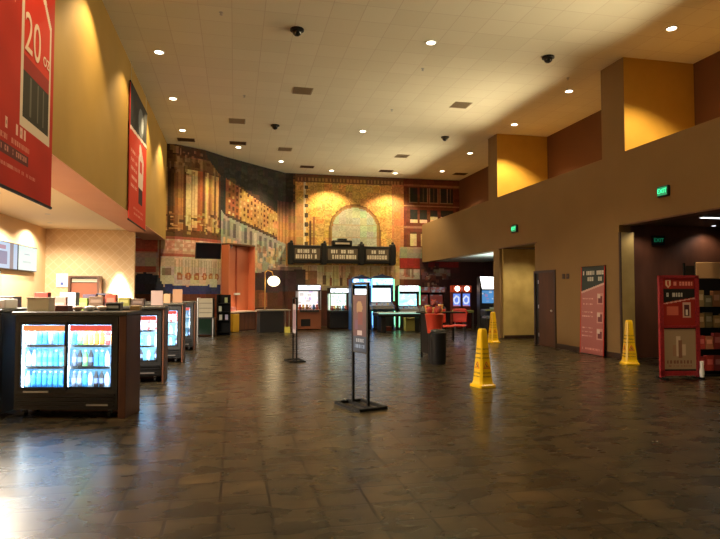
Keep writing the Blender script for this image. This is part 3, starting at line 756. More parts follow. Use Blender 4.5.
def make_cooler(where):
    """two-door sliding glass cooler; front at y=0 facing -y, x from -CW to 0"""
    r = empty('drink_cooler', (0, 0, 0), 0, where, 'drink cooler', 'glass-door drink coolers')
    z0, z1 = .34, 1.14
    b = MB(); m = M_charcoal
    b.box(-CW, .02, .10, 0, CD, z0, m)                 # base with machinery
    b.box(-CW, .02, z1, 0, CD, CH, m)                  # top
    b.box(-CW, .02, z0, -CW + .06, CD, z1, m).box(-.06, .02, z0, 0, CD, z1, m).box(-CW, CD - .05, z0, 0, CD, z1, m)
    b.build('cabinet', None, r)
    l = MB(); e = .004
    l.box(-CW + .06, .06, z0, -CW + .06 + e, CD - .05, z1).box(-.06 - e, .06, z0, -.06, CD - .05, z1).box(-CW + .06, CD - .06, z0, -.06, CD - .05, z1).box(-CW + .06, .06, z0, -.06, CD - .05, z0 + e).box(-CW + .06, .06, z1 - e, -.06, CD - .05, z1)
    l.build('liner', M_liner, r)
    g = MB()
    for i in range(4): g.box(-CW + .03, 0.0, .13 + i * .045, -.03, .02, .155 + i * .045, M_black)
    g.build('louvre_grille', None, r)
    MB().box(-CW + .12, -.004, .305, -CW + .42, .02, .325, M_steel).build('name_badge', None, r)
    MB().box(-.36, -.004, .15, -.10, .0, .17, M_steel).build('grille_badge', None, r)
    mid = -CW / 2
    for k, (a, c) in enumerate(((-CW + .05, mid + .015), (mid - .015, -.05))):
        y = .0 if k == 0 else .022
        f = MB(); t = .03
        f.box(a, y, z0 - .01, c, y + .02, z0 + t).box(a, y, z1 - t, c, y + .02, z1 + .01).box(a, y, z0, a + t, y + .02, z1).box(c - t, y, z0, c, y + .02, z1)
        d = f.build('door', M_black, r)
        MB().box(a + t, y + .008, z0 + t, c - t, y + .012, z1 - t, M_glass).build('glass_pane', None, d)
        MB().box(a + t + .01, y + .02, z1 - .105, c - t - .01, y + .026, z1 - t - .005, glow('red_header_glow', (.95, .10, .06), 1.1) if k else glow('orange_header_glow', (1, .30, .08), 1.1)).build('header_strip', None, d)
        MB().box(c - .022 if k == 0 else a + .008, y - .012, .62, c - .008 if k == 0 else a + .022, y, .86, M_steel).build('handle', None, d)
    for z in (.60, .86):
        s = MB().box(-CW + .065, .08, z - .008, -.065, CD - .07, z, M_white)
        s.build('shelf', None, r)
        MB().box(-CW + .065, .072, z - .022, -.065, .079, z + .012, mat('price_strip', (.75, .85, .95), .5)).build('price_rail', None, r)
    for x in (-CW + .075, mid, -.075):
        MB().box(x - .008, .058, z0 + .02, x + .008, .07, z1 - .02, cooler_mat_glow()).build('led_strip', None, r)
    for x in (-CW + .10, -.10):
        for y in (.08, CD - .08): MB().cyl((x - .015, y, .045), (x + .015, y, .045), .045, n=14, m=M_black).box(x - .02, y - .015, .05, x + .02, y + .015, .10, M_steel).build('caster', None, r)
    return r
def cooler_lights(r, w):
    mid = -CW / 2
    for x in (-CW * .76, -CW * .26):
        area('lamp', (x, .075, 1.10), (R(38), 0, 0), .5, .04, w * .5, (.62, .86, 1), r)
        area('lamp', (x, .075, .74), (R(90), 0, 0), .5, .7, w * .5, (.62, .86, 1), r)

ORD = ['first', 'second', 'third', 'fourth', 'fifth', 'sixth', 'seventh', 'eighth', 'ninth']
def stock(root, cols, tagname, cut=0):
    """rows of bottles on the three shelves; cols[shelf][door] = list of kinds, left to right"""
    names = {0: 'bottom', 1: 'middle', 2: 'top'}
    for sh, zz in enumerate((.346, .60, .86)):
        for dr in (0, 1):
            ks = cols[sh][dr]
            a = (-CW + .11) if dr == 0 else (-CW / 2 + .05)
            n = len(ks); st = (CW / 2 - .15) / max(1, n - 1)
            for i, kd in enumerate(ks):
                if i < cut and dr == 0: continue
                if dr == 0 and cut == 99: continue
                for row in range(2):
                    if row == 1: continue
                    o = bpy.data.objects.new('drink_bottle', bottle_mesh(kd, **KINDS[kd])); COL.objects.link(o)
                    loc = Vector((a + i * st, .12 + row * .09, zz + .001)); 
                    o.matrix_world = root.matrix_world @ Matrix.Translation(loc)
                    tag(o, '%s bottle, %s in the %s row behind the %s door of the %s' % (kd.replace('_', ' '), ORD[i], names[sh], 'left' if dr == 0 else 'right', tagname), 'bottle', 'drinks on the %s shelf of the %s' % (names[sh], tagname))

def wing(x, y, rz, clab, d=0.46, ep=.10):
    """wing counter the cooler stands in; end panel in wood"""
    r = empty('wing_counter', (x, y, 0), rz, clab, 'counter')
    MB().box(-CW - .03, -.02, CH + .005, .03 + ep, d, CH + .05, M_stone, bev=.008).build('countertop', None, r)
    MB().box(.02, .0, .0, .02 + ep, d - .02, CH + .004, M_wood if ep > .05 else M_darkwood, bev=.006).build('end_panel', None, r)
    MB().box(-CW - .02, CD + .005, .0, .02, d - .02, CH + .004, M_darkwood).build('back_panel', None, r)
    return r
bpy.context.view_layer.update()
WINGS = [(-1.37, 7.36, .09, 'two-door glass drink cooler with lit blue bottles, the nearest', 'nearest wing counter with wood end panel, over the biggest cooler', 'nearest cooler'),
         (-1.20, 10.15, .03, 'glass-door drink cooler second from the viewer, behind the nearest wing counter', 'second wing counter from the viewer, dark with a wood end', 'second cooler'),
         (-1.13, 12.9, .03, 'glass-door drink cooler third from the viewer', 'third wing counter from the viewer', 'third cooler'),
         (-1.06, 15.6, .03, 'dimmer drink cooler farthest from the viewer', 'last and smallest wing counter before the mural', 'farthest cooler')]
c0 = make_cooler('x')
coolers = []
for i, (x, y, ep, lab, clab, tg) in enumerate(WINGS):
    c = c0 if i == 0 else copy_tree(c0)
    c.location = (x, y, 0); c.rotation_euler.z = R(-13 if i == 0 else -2); c['label'] = lab
    wing(x, y, R(-13 if i == 0 else -2), clab, ep=ep)
    coolers.append(c)
bpy.context.view_layer.update()
BW, CWt, PW, PK, YD, OD, DC, GD, WD, RD, GN = 'blue_water', 'cyan_water', 'pale_water', 'pink_drink', 'yellow_drink', 'orange_drink', 'dark_cola', 'grey_drink', 'white_drink', 'red_drink', 'green_drink'
stock(coolers[0], [[[PW, BW, BW, BW, BW, BW, BW, BW], [GD, GD, BW, WD, DC, DC, WD, DC]],
                   [[WD, PW, CWt, CWt, CWt, BW, CWt, PW], [GD, DC, GN, DC, BW, BW, WD, DC]],
                   [[PK, PW, BW, BW, GD, BW, BW, PW], [BW, GN, YD, YD, OD, OD, RD, OD]]], 'nearest cooler')
stock(coolers[1], [[[PW] * 5, [DC, WD, DC, WD, DC]], [[BW] * 5, [BW, BW, CWt, WD, PW]], [[RD] * 5, [OD, RD, PK, RD, RD]]], 'second cooler', cut=99)
stock(coolers[2], [[[PW] * 5, [DC, WD, PW, WD, DC]], [[BW] * 5, [BW, BW, CWt, WD, PW]], [[RD] * 5, [PK, RD, PK, RD, RD]]], 'third cooler', cut=99)
stock(coolers[3], [[[PW] * 4, [DC, DC, PW, DC]], [[BW] * 4, [BW, GD, DC, PW]], [[RD] * 4, [DC, RD, DC, GD]]], 'farthest cooler', cut=99)
for c, w in zip(coolers, (12, 13, 12, .6)): cooler_lights(c, w)

# open grey cooler with a roll shutter at the frame edge
r = empty('shutter_cabinet', (-2.72, 7.62, 0), R(-13), 'dark cabinet with grey slatted shutter left of the nearest cooler', 'cabinet')
MB().box(-1.0, .03, 0.05, 0, .66, 1.26, M_charcoal, bev=.01).build('cabinet', None, r)
s = MB()
for i in range(22): s.box(-.96, 0.008, .30 + i * .04, -.10, .03, .333 + i * .04, mat('grey_slat', (.16, .20, .18), .45))
s.build('shutter', None, r)
MB().box(-.10, .0, .06, 0, .03, 1.25, M_black).build('side_post', None, r)
MB().box(-.96, .0, .08, -.10, .03, .27, mat('kick_panel', (.35, .24, .18), .6)).build('kick_panel', None, r)
MB().box(-1.02, -.01, 1.26, .02, .7, 1.30, M_charcoal, bev=.01).build('countertop', None, r)

# back counter of the concession
r = empty('back_counter', (-4.1, 17.6, 0), 0, 'long back counter under the diamond-pattern wall', 'counter')
MB().box(-1.2, .1, 0, 1.1, .8, .96, M_darkwood).build('base', None, r)
MB().box(-1.25, .05, .96, 1.12, .84, 1.0, M_stone).build('countertop', None, r)
# wall frame/cabinet
r = empty('popcorn_cabinet', (-4.28, 18.08, 1.0), 0, 'reddish wood cabinet on the back counter before the diamond-pattern wall', 'cabinet')
f = MB(); f.box(-.42, -.1, 0, -.36, .3, .98, M_darkwood).box(.36, -.1, 0, .42, .3, .98, M_darkwood).box(-.36, -.1, .93, .36, .3, .98, M_darkwood).box(-.36, .26, 0, .36, .3, .93, M_wood)
f.build('case', None, r)
MB().box(-.36, 0, .02, .36, .02, .78, mat('red_brown_panel', (.30, .09, .04), .5)).build('front_panel', None, r)
MB().box(-.34, -.02, .80, .34, .0, .90, mat('cream_header', (.7, .6, .45), .6)).build('header', None, r)

# menu screens on the side wall
def menu(y0, y1, z0, z1, lab, fn):
    r = empty('menu_screen', (-5.42, y0, z0), 0, lab, 'screen')
    W = y1 - y0; Hh = z1 - z0
    MB().box(0, -.02, -.02, .06, W + .02, Hh + .02, M_black).build('housing', None, r)
    T = Matrix(((0, -1, 0, .063), (1, 0, 0, 0), (0, 0, 1, 0), (0, 0, 0, 1)))
    grid_print('display', M_screen, r, W, Hh, 44, 26, fn, T)
    MB().box(-.03, W * .4, Hh * .3, 0, W * .6, Hh * .7, M_blackmetal).build('wall_mount', None, r)
def fnA(U, Z):
    img = np.zeros(U.shape + (3,)); img[:] = (.30, .48, .70)
    rect(img, U, Z, .3, .1, .8, .4, (.08, .12, .3)); rect(img, U, Z, .2, .45, .7, .55, (.25, .12, .25)); rect(img, U, Z, .95, 0, 1.2, 2, (.10, .11, .18)); rect(img, U, Z, 0, .02, .25, .3, (.5, .75, .9))
    return img
def fnB(U, Z):
    img = np.zeros(U.shape + (3,)); img[:] = (.62, .80, .78)
    rect(img, U, Z, .4, .4, .8, .44, (.3, .4, .5)); rect(img, U, Z, .3, .2, .9, .23, (.45, .6, .62))
    return img
menu(14.5, 15.95, 2.08, 2.70, 'menu screen with dark and blue pictures, high on the concession side wall', fnA)
menu(16.03, 17.4, 2.08, 2.70, 'pale green-white menu screen nearest the concession corner', fnB)
menu(13.6, 14.9, 1.50, 2.0, 'white menu screen mounted below the blue one', fnB)
r = empty('notice_sheet', (-4.98, 18.43, 1.66), 0, 'white notice with a small blue mark on the diamond-pattern wall', 'notice')
MB().box(-.16, -.012, 0, .16, 0, .40, mat('paper_white', (.85, .85, .88), .6)).build('sheet', None, r)
MB().box(-.04, -.016, .06, .04, -.012, .14, mat('blue_print', (.08, .15, .5), .6)).build('printed_mark', None, r)

# ------------------------------------------------------------------ things on the counters
def ontop(x, y, z=CH + .05): return (x, y, z)
def col(name, c, rough=.5): return mat(name, c, rough)
def boxthing(name, loc, w, d, h, m, lab, cat, rz=0, band=None, group=None, lid=None):
    r = empty(name, loc, rz, lab, cat, group)
    MB().box(-w / 2, -d / 2, 0, w / 2, d / 2, h, m, bev=.004).build('body', None, r)
    if band: MB().box(-w / 2 + w * .12, -d / 2 - .002, h * .35, w / 2 - w * .12, -d / 2, h * .7, band).build('printed_band', None, r)
    if lid: MB().box(-w / 2 - .005, -d / 2 - .005, h, w / 2 + .005, d / 2 + .005, h + .015, lid).build('lid', None, r)
    return r
TZ = CH + .05
# white card terminal on shutter cabinet, beige box
r = empty('receipt_printer', (-2.90, 7.95, 1.30), R(-13), 'white slim printer with dark buttons on the shutter cabinet', 'printer')
MB().box(-.22, -.13, 0, .2, .13, .12, M_white, bev=.012).build('body', None, r)
MB().box(-.20, -.133, .05, -.13, -.13, .08, M_black).box(-.05, -.133, .05, .0, -.13, .08, M_black).box(.1, -.133, .05, .13, -.13, .08, M_black).build('button_strip', None, r)
boxthing('napkin_box', (-2.34, 7.80, TZ), .25, .2, .155, col('cream_box', (.56, .52, .40)), 'cream square box on the nearest counter next to the printer', 'box', R(-4), None, None, col('cream_lid', (.5, .46, .36)))
boxthing('snack_tray', (-2.06, 7.74, TZ), .15, .2, .07, col('dark_red_tray', (.08, .02, .02)), 'low dark red tray beside the cream box', 'tray', R(-4))
for i, (x, c, nm) in enumerate([(-1.90, (.45, .30, .22), 'tan'), (-1.76, (.62, .61, .62), 'white'), (-1.62, (.50, .40, .33), 'beige')]):
    r = empty('snack_bowl', (x, 7.72, TZ), 0, '%s round bowl in the row of three on the nearest counter' % nm, 'bowl', 'small bowls on the nearest counter')
    MB().lathe([(.03, 0), (.06, .03), (.062, .05), (.045, .06), (.01, .065)], n=14, m=col('bowl_%s' % nm, c)).build('bowl', None, r, True)
boxthing('steel_dispenser', (-1.50, 7.85, TZ), .17, .2, .09, M_charcoal, 'grey metal straw dispenser near the end of the nearest counter', 'dispenser', 0, col('grey_label', (.4, .42, .42)), None, M_steel)
boxthing('tan_basket', (-1.25, 7.9, TZ), .12, .2, .06, col('tan_basket', (.26, .17, .07)), 'tan basket at the end of the nearest counter', 'basket')
# a snack rack standing behind, on counters between wings: a service counter running along
r = empty('service_counter', (-3.45, 8.6, 0), 0, 'long service counter behind the drink coolers', 'counter')
MB().box(-.15, 0, 0, .45, 7.6, 1.04, M_darkwood).build('base', None, r)
MB().box(-.2, -.05, 1.04, .5, 7.65, 1.08, M_stone).build('countertop', None, r)
rng = random.Random(11)
# small displays on the service counter, visible over the nearest cooler
items = [(-3.28, 9.3, .34, .36, (.10, .07, .05), 'brown microwave-like oven on the service counter beneath the menu screens', 'oven'),
         (-3.1, 10.4, .20, .42, (.62, .05, .03), 'bright red cup stack box on the service counter', 'box'),
         (-3.12, 11.3, .30, .34, (.55, .25, .2), 'dusty pink box on the service counter', 'box'),
         (-3.15, 12.2, .28, .42, (.55, .65, .72), 'white and blue frozen drink machine on the service counter', 'machine'),
         (-3.10, 13.0, .2, .3, (.30, .48, .06), 'lime green snack carton on the service counter', 'carton'),
         (-3.12, 13.7, .26, .38, (.09, .05, .12), 'dark purple snack carton on the service counter', 'carton'),
         (-3.10, 14.3, .26, .36, (.40, .2, .08), 'orange-brown snack carton on the service counter', 'carton'),
         (-3.08, 14.9, .3, .4, (.06, .07, .16), 'navy blue snack carton at the far end of the service counter', 'carton'),
         (-3.1, 15.6, .24, .34, (.55, .58, .08), 'yellow-green snack carton last on the service counter', 'carton')]
for k, (x, y, w, h, c, lab, cat) in enumerate(items):
    boxthing('countertop_' + cat, (x, y, 1.08), w, w, h, col('pack_%d' % k, tuple(q * .5 for q in c)), lab, cat, R(rng.uniform(-10, 10)), col('packband_%d' % k, tuple(min(1, q * .8 + .03) for q in c)))
# items on the second wing counter
for k, (x, w, h, c, lab) in enumerate([(-2.28, .22, .16, (.16, .09, .05), 'brown candy box at the inner end of the second wing counter'), (-2.05, .16, .20, (.62, .10, .05), 'bright red candy box on the second wing counter'),
                                       (-1.84, .18, .14, (.30, .28, .06), 'olive candy box on the second wing counter'), (-1.62, .2, .12, (.12, .07, .05), 'low dark brown candy box on the second wing counter')]):
    boxthing('candy_box', (x, 10.5, TZ), w, .2, h, col('candy_%d' % k, tuple(q * .6 for q in c)), lab, 'box', 0, col('candyband_%d' % k, tuple(min(1, q * .9 + .05) for q in c)), 'candy boxes on the second wing counter')
def card(loc, w, h, c, lab):
    r = empty('counter_card', loc, 0, lab, 'sign')
    MB().box(-w / 2, -.004, .01, w / 2, .004, h, c).build('card', None, r)
    MB().box(-w / 2, -.04, 0, w / 2, .04, .012, M_glass).build('holder', None, r)
card((-1.30, 10.35, TZ), .19, .26, col('pink_card', (.45, .33, .30)), 'pale pink standing card at the end of the second wing counter')
card((-1.22, 13.1, TZ), .2, .3, col('tan_card', (.28, .15, .08)), 'tan standing card at the end of the third wing counter')
for k, (x, c) in enumerate([(-1.62, (.5, .25, .12)), (-1.44, (.35, .2, .1))]):
    boxthing('candy_box', (x, 13.2, TZ), .14, .2, .2, col('candy3_%d' % k, c), ('orange-tan' if k == 0 else 'brown') + ' candy box on the third wing counter', 'box')

# ------------------------------------------------------------------ far left: booth, tv, kiosk, rack
def frame_at(s, off=0.0):
    x, y, k = along(s); a = P[k]; b = P[k + 1]
    ang = math.atan2(b[1] - a[1], b[0] - a[0])
    return x + math.sin(ang) * off, y - math.cos(ang) * off, ang
x, y, ang = frame_at(5.80, .02)
r = empty('service_window', (x, y, .78), ang, 'orange-red lit service window with white sill set into the mural', 'service window')
W = 1.45; Dp = .40; Hh = 2.55
MORG = mat('burnt_orange_paint', (.55, .17, .08), .6)
b = MB().box(-W / 2, -Dp, 0, -W / 2 + .04, 0, Hh, MORG).box(W / 2 - .04, -Dp, 0, W / 2, 0, Hh, MORG).box(-W / 2, -Dp, Hh, W / 2, 0, Hh + .06, M_red)
b.build('surround', None, r)
MB().box(-W / 2 + .04, -.06, 0, W / 2 - .04, -.01, Hh, MORG).build('back_panel', None, r)
MB().box(-W / 2 - .03, -Dp - .08, -.05, W / 2 + .03, 0, 0, mat('white_sill', (.78, .62, .55), .4)).build('sill', None, r)
MB().box(-.02, -.10, 0, .02, -.06, Hh, mat('dark_orange_post', (.35, .07, .03), .6)).build('centre_post', None, r)
MB().box(-.12, -.12, .62, .18, -.06, .70, M_white).build('sign_plate', None, r)
MB().lathe([(.03, Hh - .12), (.05, Hh - .02), (.05, Hh)], -.5, -.3, 12, M_steel).build('lamp_can', None, r)
sp = spot(r, 420, 52, .4, (1, .8, .6), 0, .02); sp.location = (-.5, -.34, Hh - .13); sp.rotation_euler = (R(-14), 0, 0)
area('lamp', (0, -.4, Hh - .05), (R(-15), 0, 0), 1.2, .1, 3, (1, .75, .5), r)
boxthing('pink_box', (*frame_at(5.35, .36)[:2], .785), .22, .14, .16, col('pink_box', (.8, .35, .35)), 'small pink box on the sill of the orange service window', 'box', ang)
x2, y2, _ = frame_at(5.72, .42)
r = empty('base_cabinet', (x2, y2, 0), ang, 'dark maroon cabinet under the orange service window', 'cabinet')
MB().box(-.38, -.02, 0, .80, .30, .72, M_maroon).build('body', None, r)
MB().box(-.36, -.03, .05, .20, -.02, .68, M_darkwood).build('door', None, r)
MB().box(.23, -.03, .05, .77, -.02, .68, M_darkwood).build('door', None, r)
x2, y2, _ = frame_at(5.05, .62)
r = empty('waste_bin', (x2, y2, 0), ang, 'mustard yellow square bin under the orange service window', 'bin')
MB().box(-.17, -.15, 0, .17, .15, .70, mat('mustard_plastic', (.62, .36, .03), .5), bev=.02).build('body', None, r)
MB().box(-.17, -.15, .70, .17, .15, .725, M_brown).build('lid', None, r)
# wall television
r = empty('wall_television', (-.92, 20.55, 2.66), R(16), 'black flat television hanging tilted beside the orange service window', 'television')
MB().box(-.44, -.03, 0, .44, .03, .56, M_black, bev=.01, T=Matrix.Rotation(R(8), 4, 'X')).build('housing', None, r)
MB().box(-.40, -.034, .04, .40, -.031, .52, mat('dark_screen', (.01, .012, .02), .1), T=Matrix.Rotation(R(8), 4, 'X')).build('display', None, r)
MB().tube([(0, .03, .3), (0, .6, .45), (.1, 1.6, .5)], .025, m=M_blackmetal).build('wall_bracket', None, r)
# kiosk
r = empty('ticket_kiosk', (-.98, 20.3, 0), R(-6), 'self-service kiosk with silver sides, pale top and dark lower front', 'kiosk')
MB().box(-.24, 0, .05, .24, .5, 1.3, M_black, bev=.01).build('body', None, r)
MB().box(-.27, -.02, 0, -.24, .5, 1.32, M_steel).build('side_panel', None, r); MB().box(.24, -.02, 0, .27, .5, .62, M_steel).build('side_panel', None, r)
k_ = MB().box(-.22, -.03, .66, .24, 0, 1.3, mat('kiosk_cream', (.50, .47, .38), .5)); 
k_.build('upper_panel', None, r)
q = MB()
for z in (.8, .95, 1.12): q.box(-.20, -.036, z, .22, -.03, z + .03, mat('kiosk_grey', (.25, .24, .2), .5))
q.build('slot_row', None, r)
MB().box(-.2, -.012, .1, .2, 0, .6, mat('dark_green_glass', (.01, .03, .02), .12)).build('lower_door', None, r)
r = empty('literature_rack', (-.38, 20.75, 0), 0, 'black rack with small leaflets between kiosk and yellow bin', 'rack')
f = MB().box(-.24, 0, 0, -.20, .35, 1.42).box(.20, 0, 0, .24, .35, 1.42).box(-.2, .31, 0, .2, .35, 1.42)
f.build('frame', M_blackmetal, r)
for z in (.1, .5, .8, 1.1): MB().box(-.2, 0, z, .2, .31, z + .02, M_blackmetal).build('shelf', None, r)
for k, (xx, z, c) in enumerate([(-.1, .82, (.55, .6, .5)), (.12, .52, (.4, .38, .6)), (-.08, .52, (.5, .5, .45)), (.1, 1.12, (.35, .4, .2))]):
    o = MB().box(-.05, 0, 0, .05, .02, .18, col('leaflet_%d' % k, c)).build('leaflet', None, None, loc=(-.40 + xx, 20.80, z + .021))
    tag(o, ['grey-green leaflet on the third shelf of the black rack', 'lilac leaflet on the second shelf of the black rack', 'grey leaflet on the second shelf of the black rack', 'olive leaflet on the top shelf of the black rack'][k], 'leaflet', 'leaflets in the black rack')

# table with globe lamp
r = empty('side_table', (1.45, 22.15, 0), R(10), 'dark table with a grey top and draped front below the globe lamp', 'table')
MB().box(-.62, -.3, .80, .58, .35, .85, mat('grey_laminate', (.22, .2, .18), .4)).build('tabletop', None, r)
MB().box(-.58, -.26, .0, .33, .3, .80, mat('black_cloth', (.008, .008, .012), .9)).build('skirt', None, r)
for xx in (.38, .54):
    MB().box(xx - .015, -.27, 0, xx + .015, -.24, .8, M_steel).build('leg', None, r)
o = MB().box(-.1, -.1, 0, .1, .1, .2, mat('yellow_tub', (.65, .6, .12), .5)).build('yellow_tub', None, None, loc=(1.93, 21.75, 0.0))
tag(o, 'small yellow tub on the floor under the end of the dark table', 'tub')
r = empty('globe_lamp', (1.12, 22.2, .85), 0, 'brass lamp with a white glowing globe shade on the dark table', 'lamp')
MB().lathe([(.09, 0), (.09, .02), (.015, .03)], n=14, m=M_wood).build('base', None, r)
BR = mat('brass', (.55, .33, .10), .35, .8)
MB().tube([(0, 0, .02), (0, 0, 1.42), (.1, 0, 1.50), (.26, 0, 1.44), (.31, 0, 1.30)], .018, m=BR).build('pole', None, r, True)
MB().sphere((.33, 0, 1.08), .24, 16, glow('globe_glow', (1, .82, .48), 3.2), .85).build('globe_shade', None, r, True)
pl = bpy.data.lights.new('lamp', 'POINT'); pl.energy = 14; pl.color = (1, .75, .42); pl.shadow_soft_size = .25
po = bpy.data.objects.new('lamp', pl); COL.objects.link(po); po.parent = r; po.location = (.33, -.3, 1.0)

# ------------------------------------------------------------------ marquee on the mural
r = empty('marquee_sign', (4.76, 25.44, 2.80), 0, 'long black theatre marquee sign with three white letter panels on the mural', 'marquee sign')
b = MB()
b.box(-2.42, -.32, 0, 2.38, 0, .78, M_black, bev=.02)
for x in (-2.42, -.95, .75, 2.2): b.box(x - .09, -.38, -.06, x + .14, 0, .88, M_black, bev=.02)
b.box(-.55, -.34, .78, .35, 0, 1.02, M_black, bev=.03).box(-.3, -.34, 1.02, .1, 0, 1.10, M_black)
for x in (-2.35, -.88, .8, 2.25): b.sphere((x, -.2, .93), .07, 8, M_black)
b.build('housing', None, r)
rng = random.Random(5)
def mfn(U, Z):
    img = np.zeros(U.shape + (3,)); img[:] = (.10, .08, .06)
    w = U.max(); glyphs(img, U, Z, .14, .30, w - .14, .44, (.60, .57, .50), rng, .2); glyphs(img, U, Z, .06, .06, w - .06, .22, (.62, .58, .50), rng, .2)
    return img
for x0, x1 in ((-2.22, -1.1), (-.76, .6), (.98, 2.02)):
    o = grid_print('letter_panel', M_print, r, x1 - x0, .5, int((x1 - x0) / .025), 20, mfn, Matrix.Translation((x0, -.325, .14)))
MB().box(-.42, -.345, .84, .22, -.34, .92, mat('marquee_strip', (.35, .3, .24), .6)).build('crest_panel', None, r)

# ------------------------------------------------------------------ games
def scr_fn(kind, seed):
    rg = random.Random(seed)
    base = {'blue': (.12, .40, .85), 'white': (.85, .92, .95), 'cyan': (.35, .75, .85), 'pink': (.85, .72, .66), 'green': (.65, .85, .62), 'red': (.75, .12, .08)}[kind]
    def fn(U, Z):
        img = np.zeros(U.shape + (3,)); img[:] = base
        w = U.max(); h = Z.max()
        for i in range(22):
            a = rg.uniform(0, w); z = rg.uniform(0, h); s = rg.uniform(.05, .22) * w
            c = rg.choice([(1, 1, 1), tuple(q * .5 for q in base), (.9, .95, 1), base, (.5, .3, .6) if kind != 'green' else (.4, .7, .3)])
            rect(img, U, Z, a, z, a + s, z + s * .6, c, a=.75)
        return img
    return fn
def M_scr(s):
    s = s * .62
    k = 'lit_screen_%d' % int(s * 10)
    if k not in MATS: MATS[k] = vcol_mat(k, .3, s)
    return MATS[k]
def arcade(name, x, y, rz, w, h, lab, scr, mq, body=M_black, trimc=None, sgl=3.0, mgl=4.0, crest=True, cat='arcade game', light=None, dome=False):
    r = empty(name, (x, y, 0), rz, lab, cat)
    hw = w / 2
    prof = [(.0, 0), (.85, 0), (.85, h * .98), (.25, h), (.18, h * .86), (.48, h * .80), (.52, h * .52), (.10, h * .46), (.06, h * .40), (.16, h * .36)]
    MB().prism(prof, 'x', -hw, -hw + .03, body).build('side_panel', None, r)
    MB().prism(prof, 'x', hw - .03, hw, body).build('side_panel', None, r)
    b = MB().box(-hw + .03, .16, .04, hw - .03, .82, h * .36, M_black).box(-hw + .03, .55, h * .36, hw - .03, .82, h * .97, M_black).box(-hw + .03, .26, h * .86, hw - .03, .82, h * .97, M_black)
    b.build('cabinet', None, r)
    MB().prism([(.10, h * .46), (.06, h * .40), (.16, h * .36), (.55, h * .40), (.52, h * .52)], 'x', -hw + .03, hw - .03, mat('control_grey', (.10, .10, .12), .5)).build('control_panel', None, r)
    j = MB()
    for k in range(3): j.cyl((-hw * .5 + k * hw * .5, .26, h * .48), (-hw * .5 + k * hw * .5, .25, h * .51), .025, n=8, m=[M_redink, M_white, M_yellow][k])
    j.build('button_row', None, r)
    grid_print('display', M_scr(sgl), r, w - .12, h * .27, 16, 12, scr, Matrix.Translation((-hw + .06, .49, h * .53)) @ Matrix.Rotation(R(-6), 4, 'X'))
    grid_print('lit_marquee', M_scr(mgl), r, w - .06, h * .13, 16, 5, mq, Matrix.Translation((-hw + .03, .205, h * .86)) @ Matrix.Rotation(R(-12), 4, 'X'))
    if trimc:
        for s in (-1, 1): MB().box(s * hw - .02, -.015 + .06, h * .05, s * hw + .02, .0 + .06, h * .36, trimc).box(s * hw - .02, .14, h * .55, s * hw + .02, .17, h * .97, trimc).build('neon_trim', None, r)
    if dome:
        MB().prism([(-hw, h), (hw, h), (hw * .7, h + .06), (hw * .3, h + .09), (0, h + .14), (-hw * .3, h + .09), (-hw * .7, h + .06)], 'y', .25, .6, mat('navy_topper', (.03, .05, .14), .5)).build('topper', None, r)
    return r
def crane(name, x, y, rz, w, h, lab, lower, lit, seed, light):
    r = empty(name, (x, y, 0), rz, lab, 'prize machine')
    hw = w / 2; D = .7
    MB().box(-hw, 0, .03, hw, D, h * .44, lower, bev=.01).build('base', None, r)
    for sx in (-hw, hw - .04):
        for yy in (0, D - .04): MB().box(sx, yy, h * .44, sx + .04, yy + .04, h * .86).build('corner_post', M_steel, r)
    MB().box(-hw + .04, .015, h * .45, hw - .04, .02, h * .86, M_glass).build('glass_pane', None, r)
    MB().box(-hw, 0, h * .86, hw, D, h, M_black, bev=.01).build('top', None, r)
    grid_print('lit_marquee', M_scr(3.4), r, w - .06, h * .10, 16, 4, scr_fn('white', seed), Matrix.Translation((-hw + .03, -.006, h * .88)))
    grid_print('lit_back', M_scr(lit[1]), r, w - .1, h * .40, 16, 12, scr_fn(lit[0], seed + 1), Matrix.Translation((-hw + .05, D - .1, h * .45)))
    MB().tube([(0, D * .5, h * .86), (0, D * .5, h * .75)], .012, m=M_steel).build('claw_arm', None, r)
    c = MB()
    for k in range(3):
        a = k * 2.09; c.tube([(0, D * .5, h * .75), (.07 * math.cos(a), D * .5 + .07 * math.sin(a), h * .71), (.03 * math.cos(a), D * .5 + .03 * math.sin(a), h * .67)], .008, 6, M_steel)
    c.build('claw', None, r)
    MB().box(-hw * .7, -.012, .15, hw * .1, 0, h * .24, M_black).build('prize_door', None, r)
    MB().box(-hw * .8, -.10, h * .40, hw * .8, 0, h * .44, M_charcoal).build('control_shelf', None, r)
    area('lamp', (0, .35, h * .84), (0, 0, 0), w * .6, .3, light[0] * .5, light[1], r)
    rg = random.Random(seed); n = 0
    for i in range(6):
        o = MB().sphere((0, 0, .075), .075, 10, col('plush_%d' % (i % 5), [(.75, .15, .1), (.8, .6, .2), (.5, .3, .15), (.85, .7, .7), (.2, .4, .7)][i % 5], .9)).sphere((0, 0, .17), .05, 8, col('plush_%d' % (i % 5), (.5, .5, .5))).build('plush_toy', None, None, True, loc=(0, 0, 0))
        lx = -hw + .13 + (w - .26) * i / 5; ly = .2 + .12 * (i % 2)
        p = Matrix.Translation((x, y, 0)) @ Matrix.Rotation(rz, 4, 'Z') @ Vector((lx, ly, h * .44))
        o.location = p; n += 1
        tag(o, ['brick red', 'mustard', 'brown', 'pale pink', 'blue', 'second brick red'][i] + ' plush toy inside the ' + ('prize machine beside the globe lamp' if seed == 21 else 'green-lit prize machine'), 'toy', 'plush toys in ' + ('the near-lamp machine' if seed == 21 else 'the green-lit machine'))
    return r
WARM = (1, .85, .7); BLU = (.35, .65, 1); 
crane('prize_machine', 2.92, 23.0, 0, .96, 1.82, 'orange-brown prize machine with white lit top beside the globe lamp', mat('orange_brown_cabinet', (.22, .07, .03), .5), ('pink', 2.6), 21, (16, WARM))
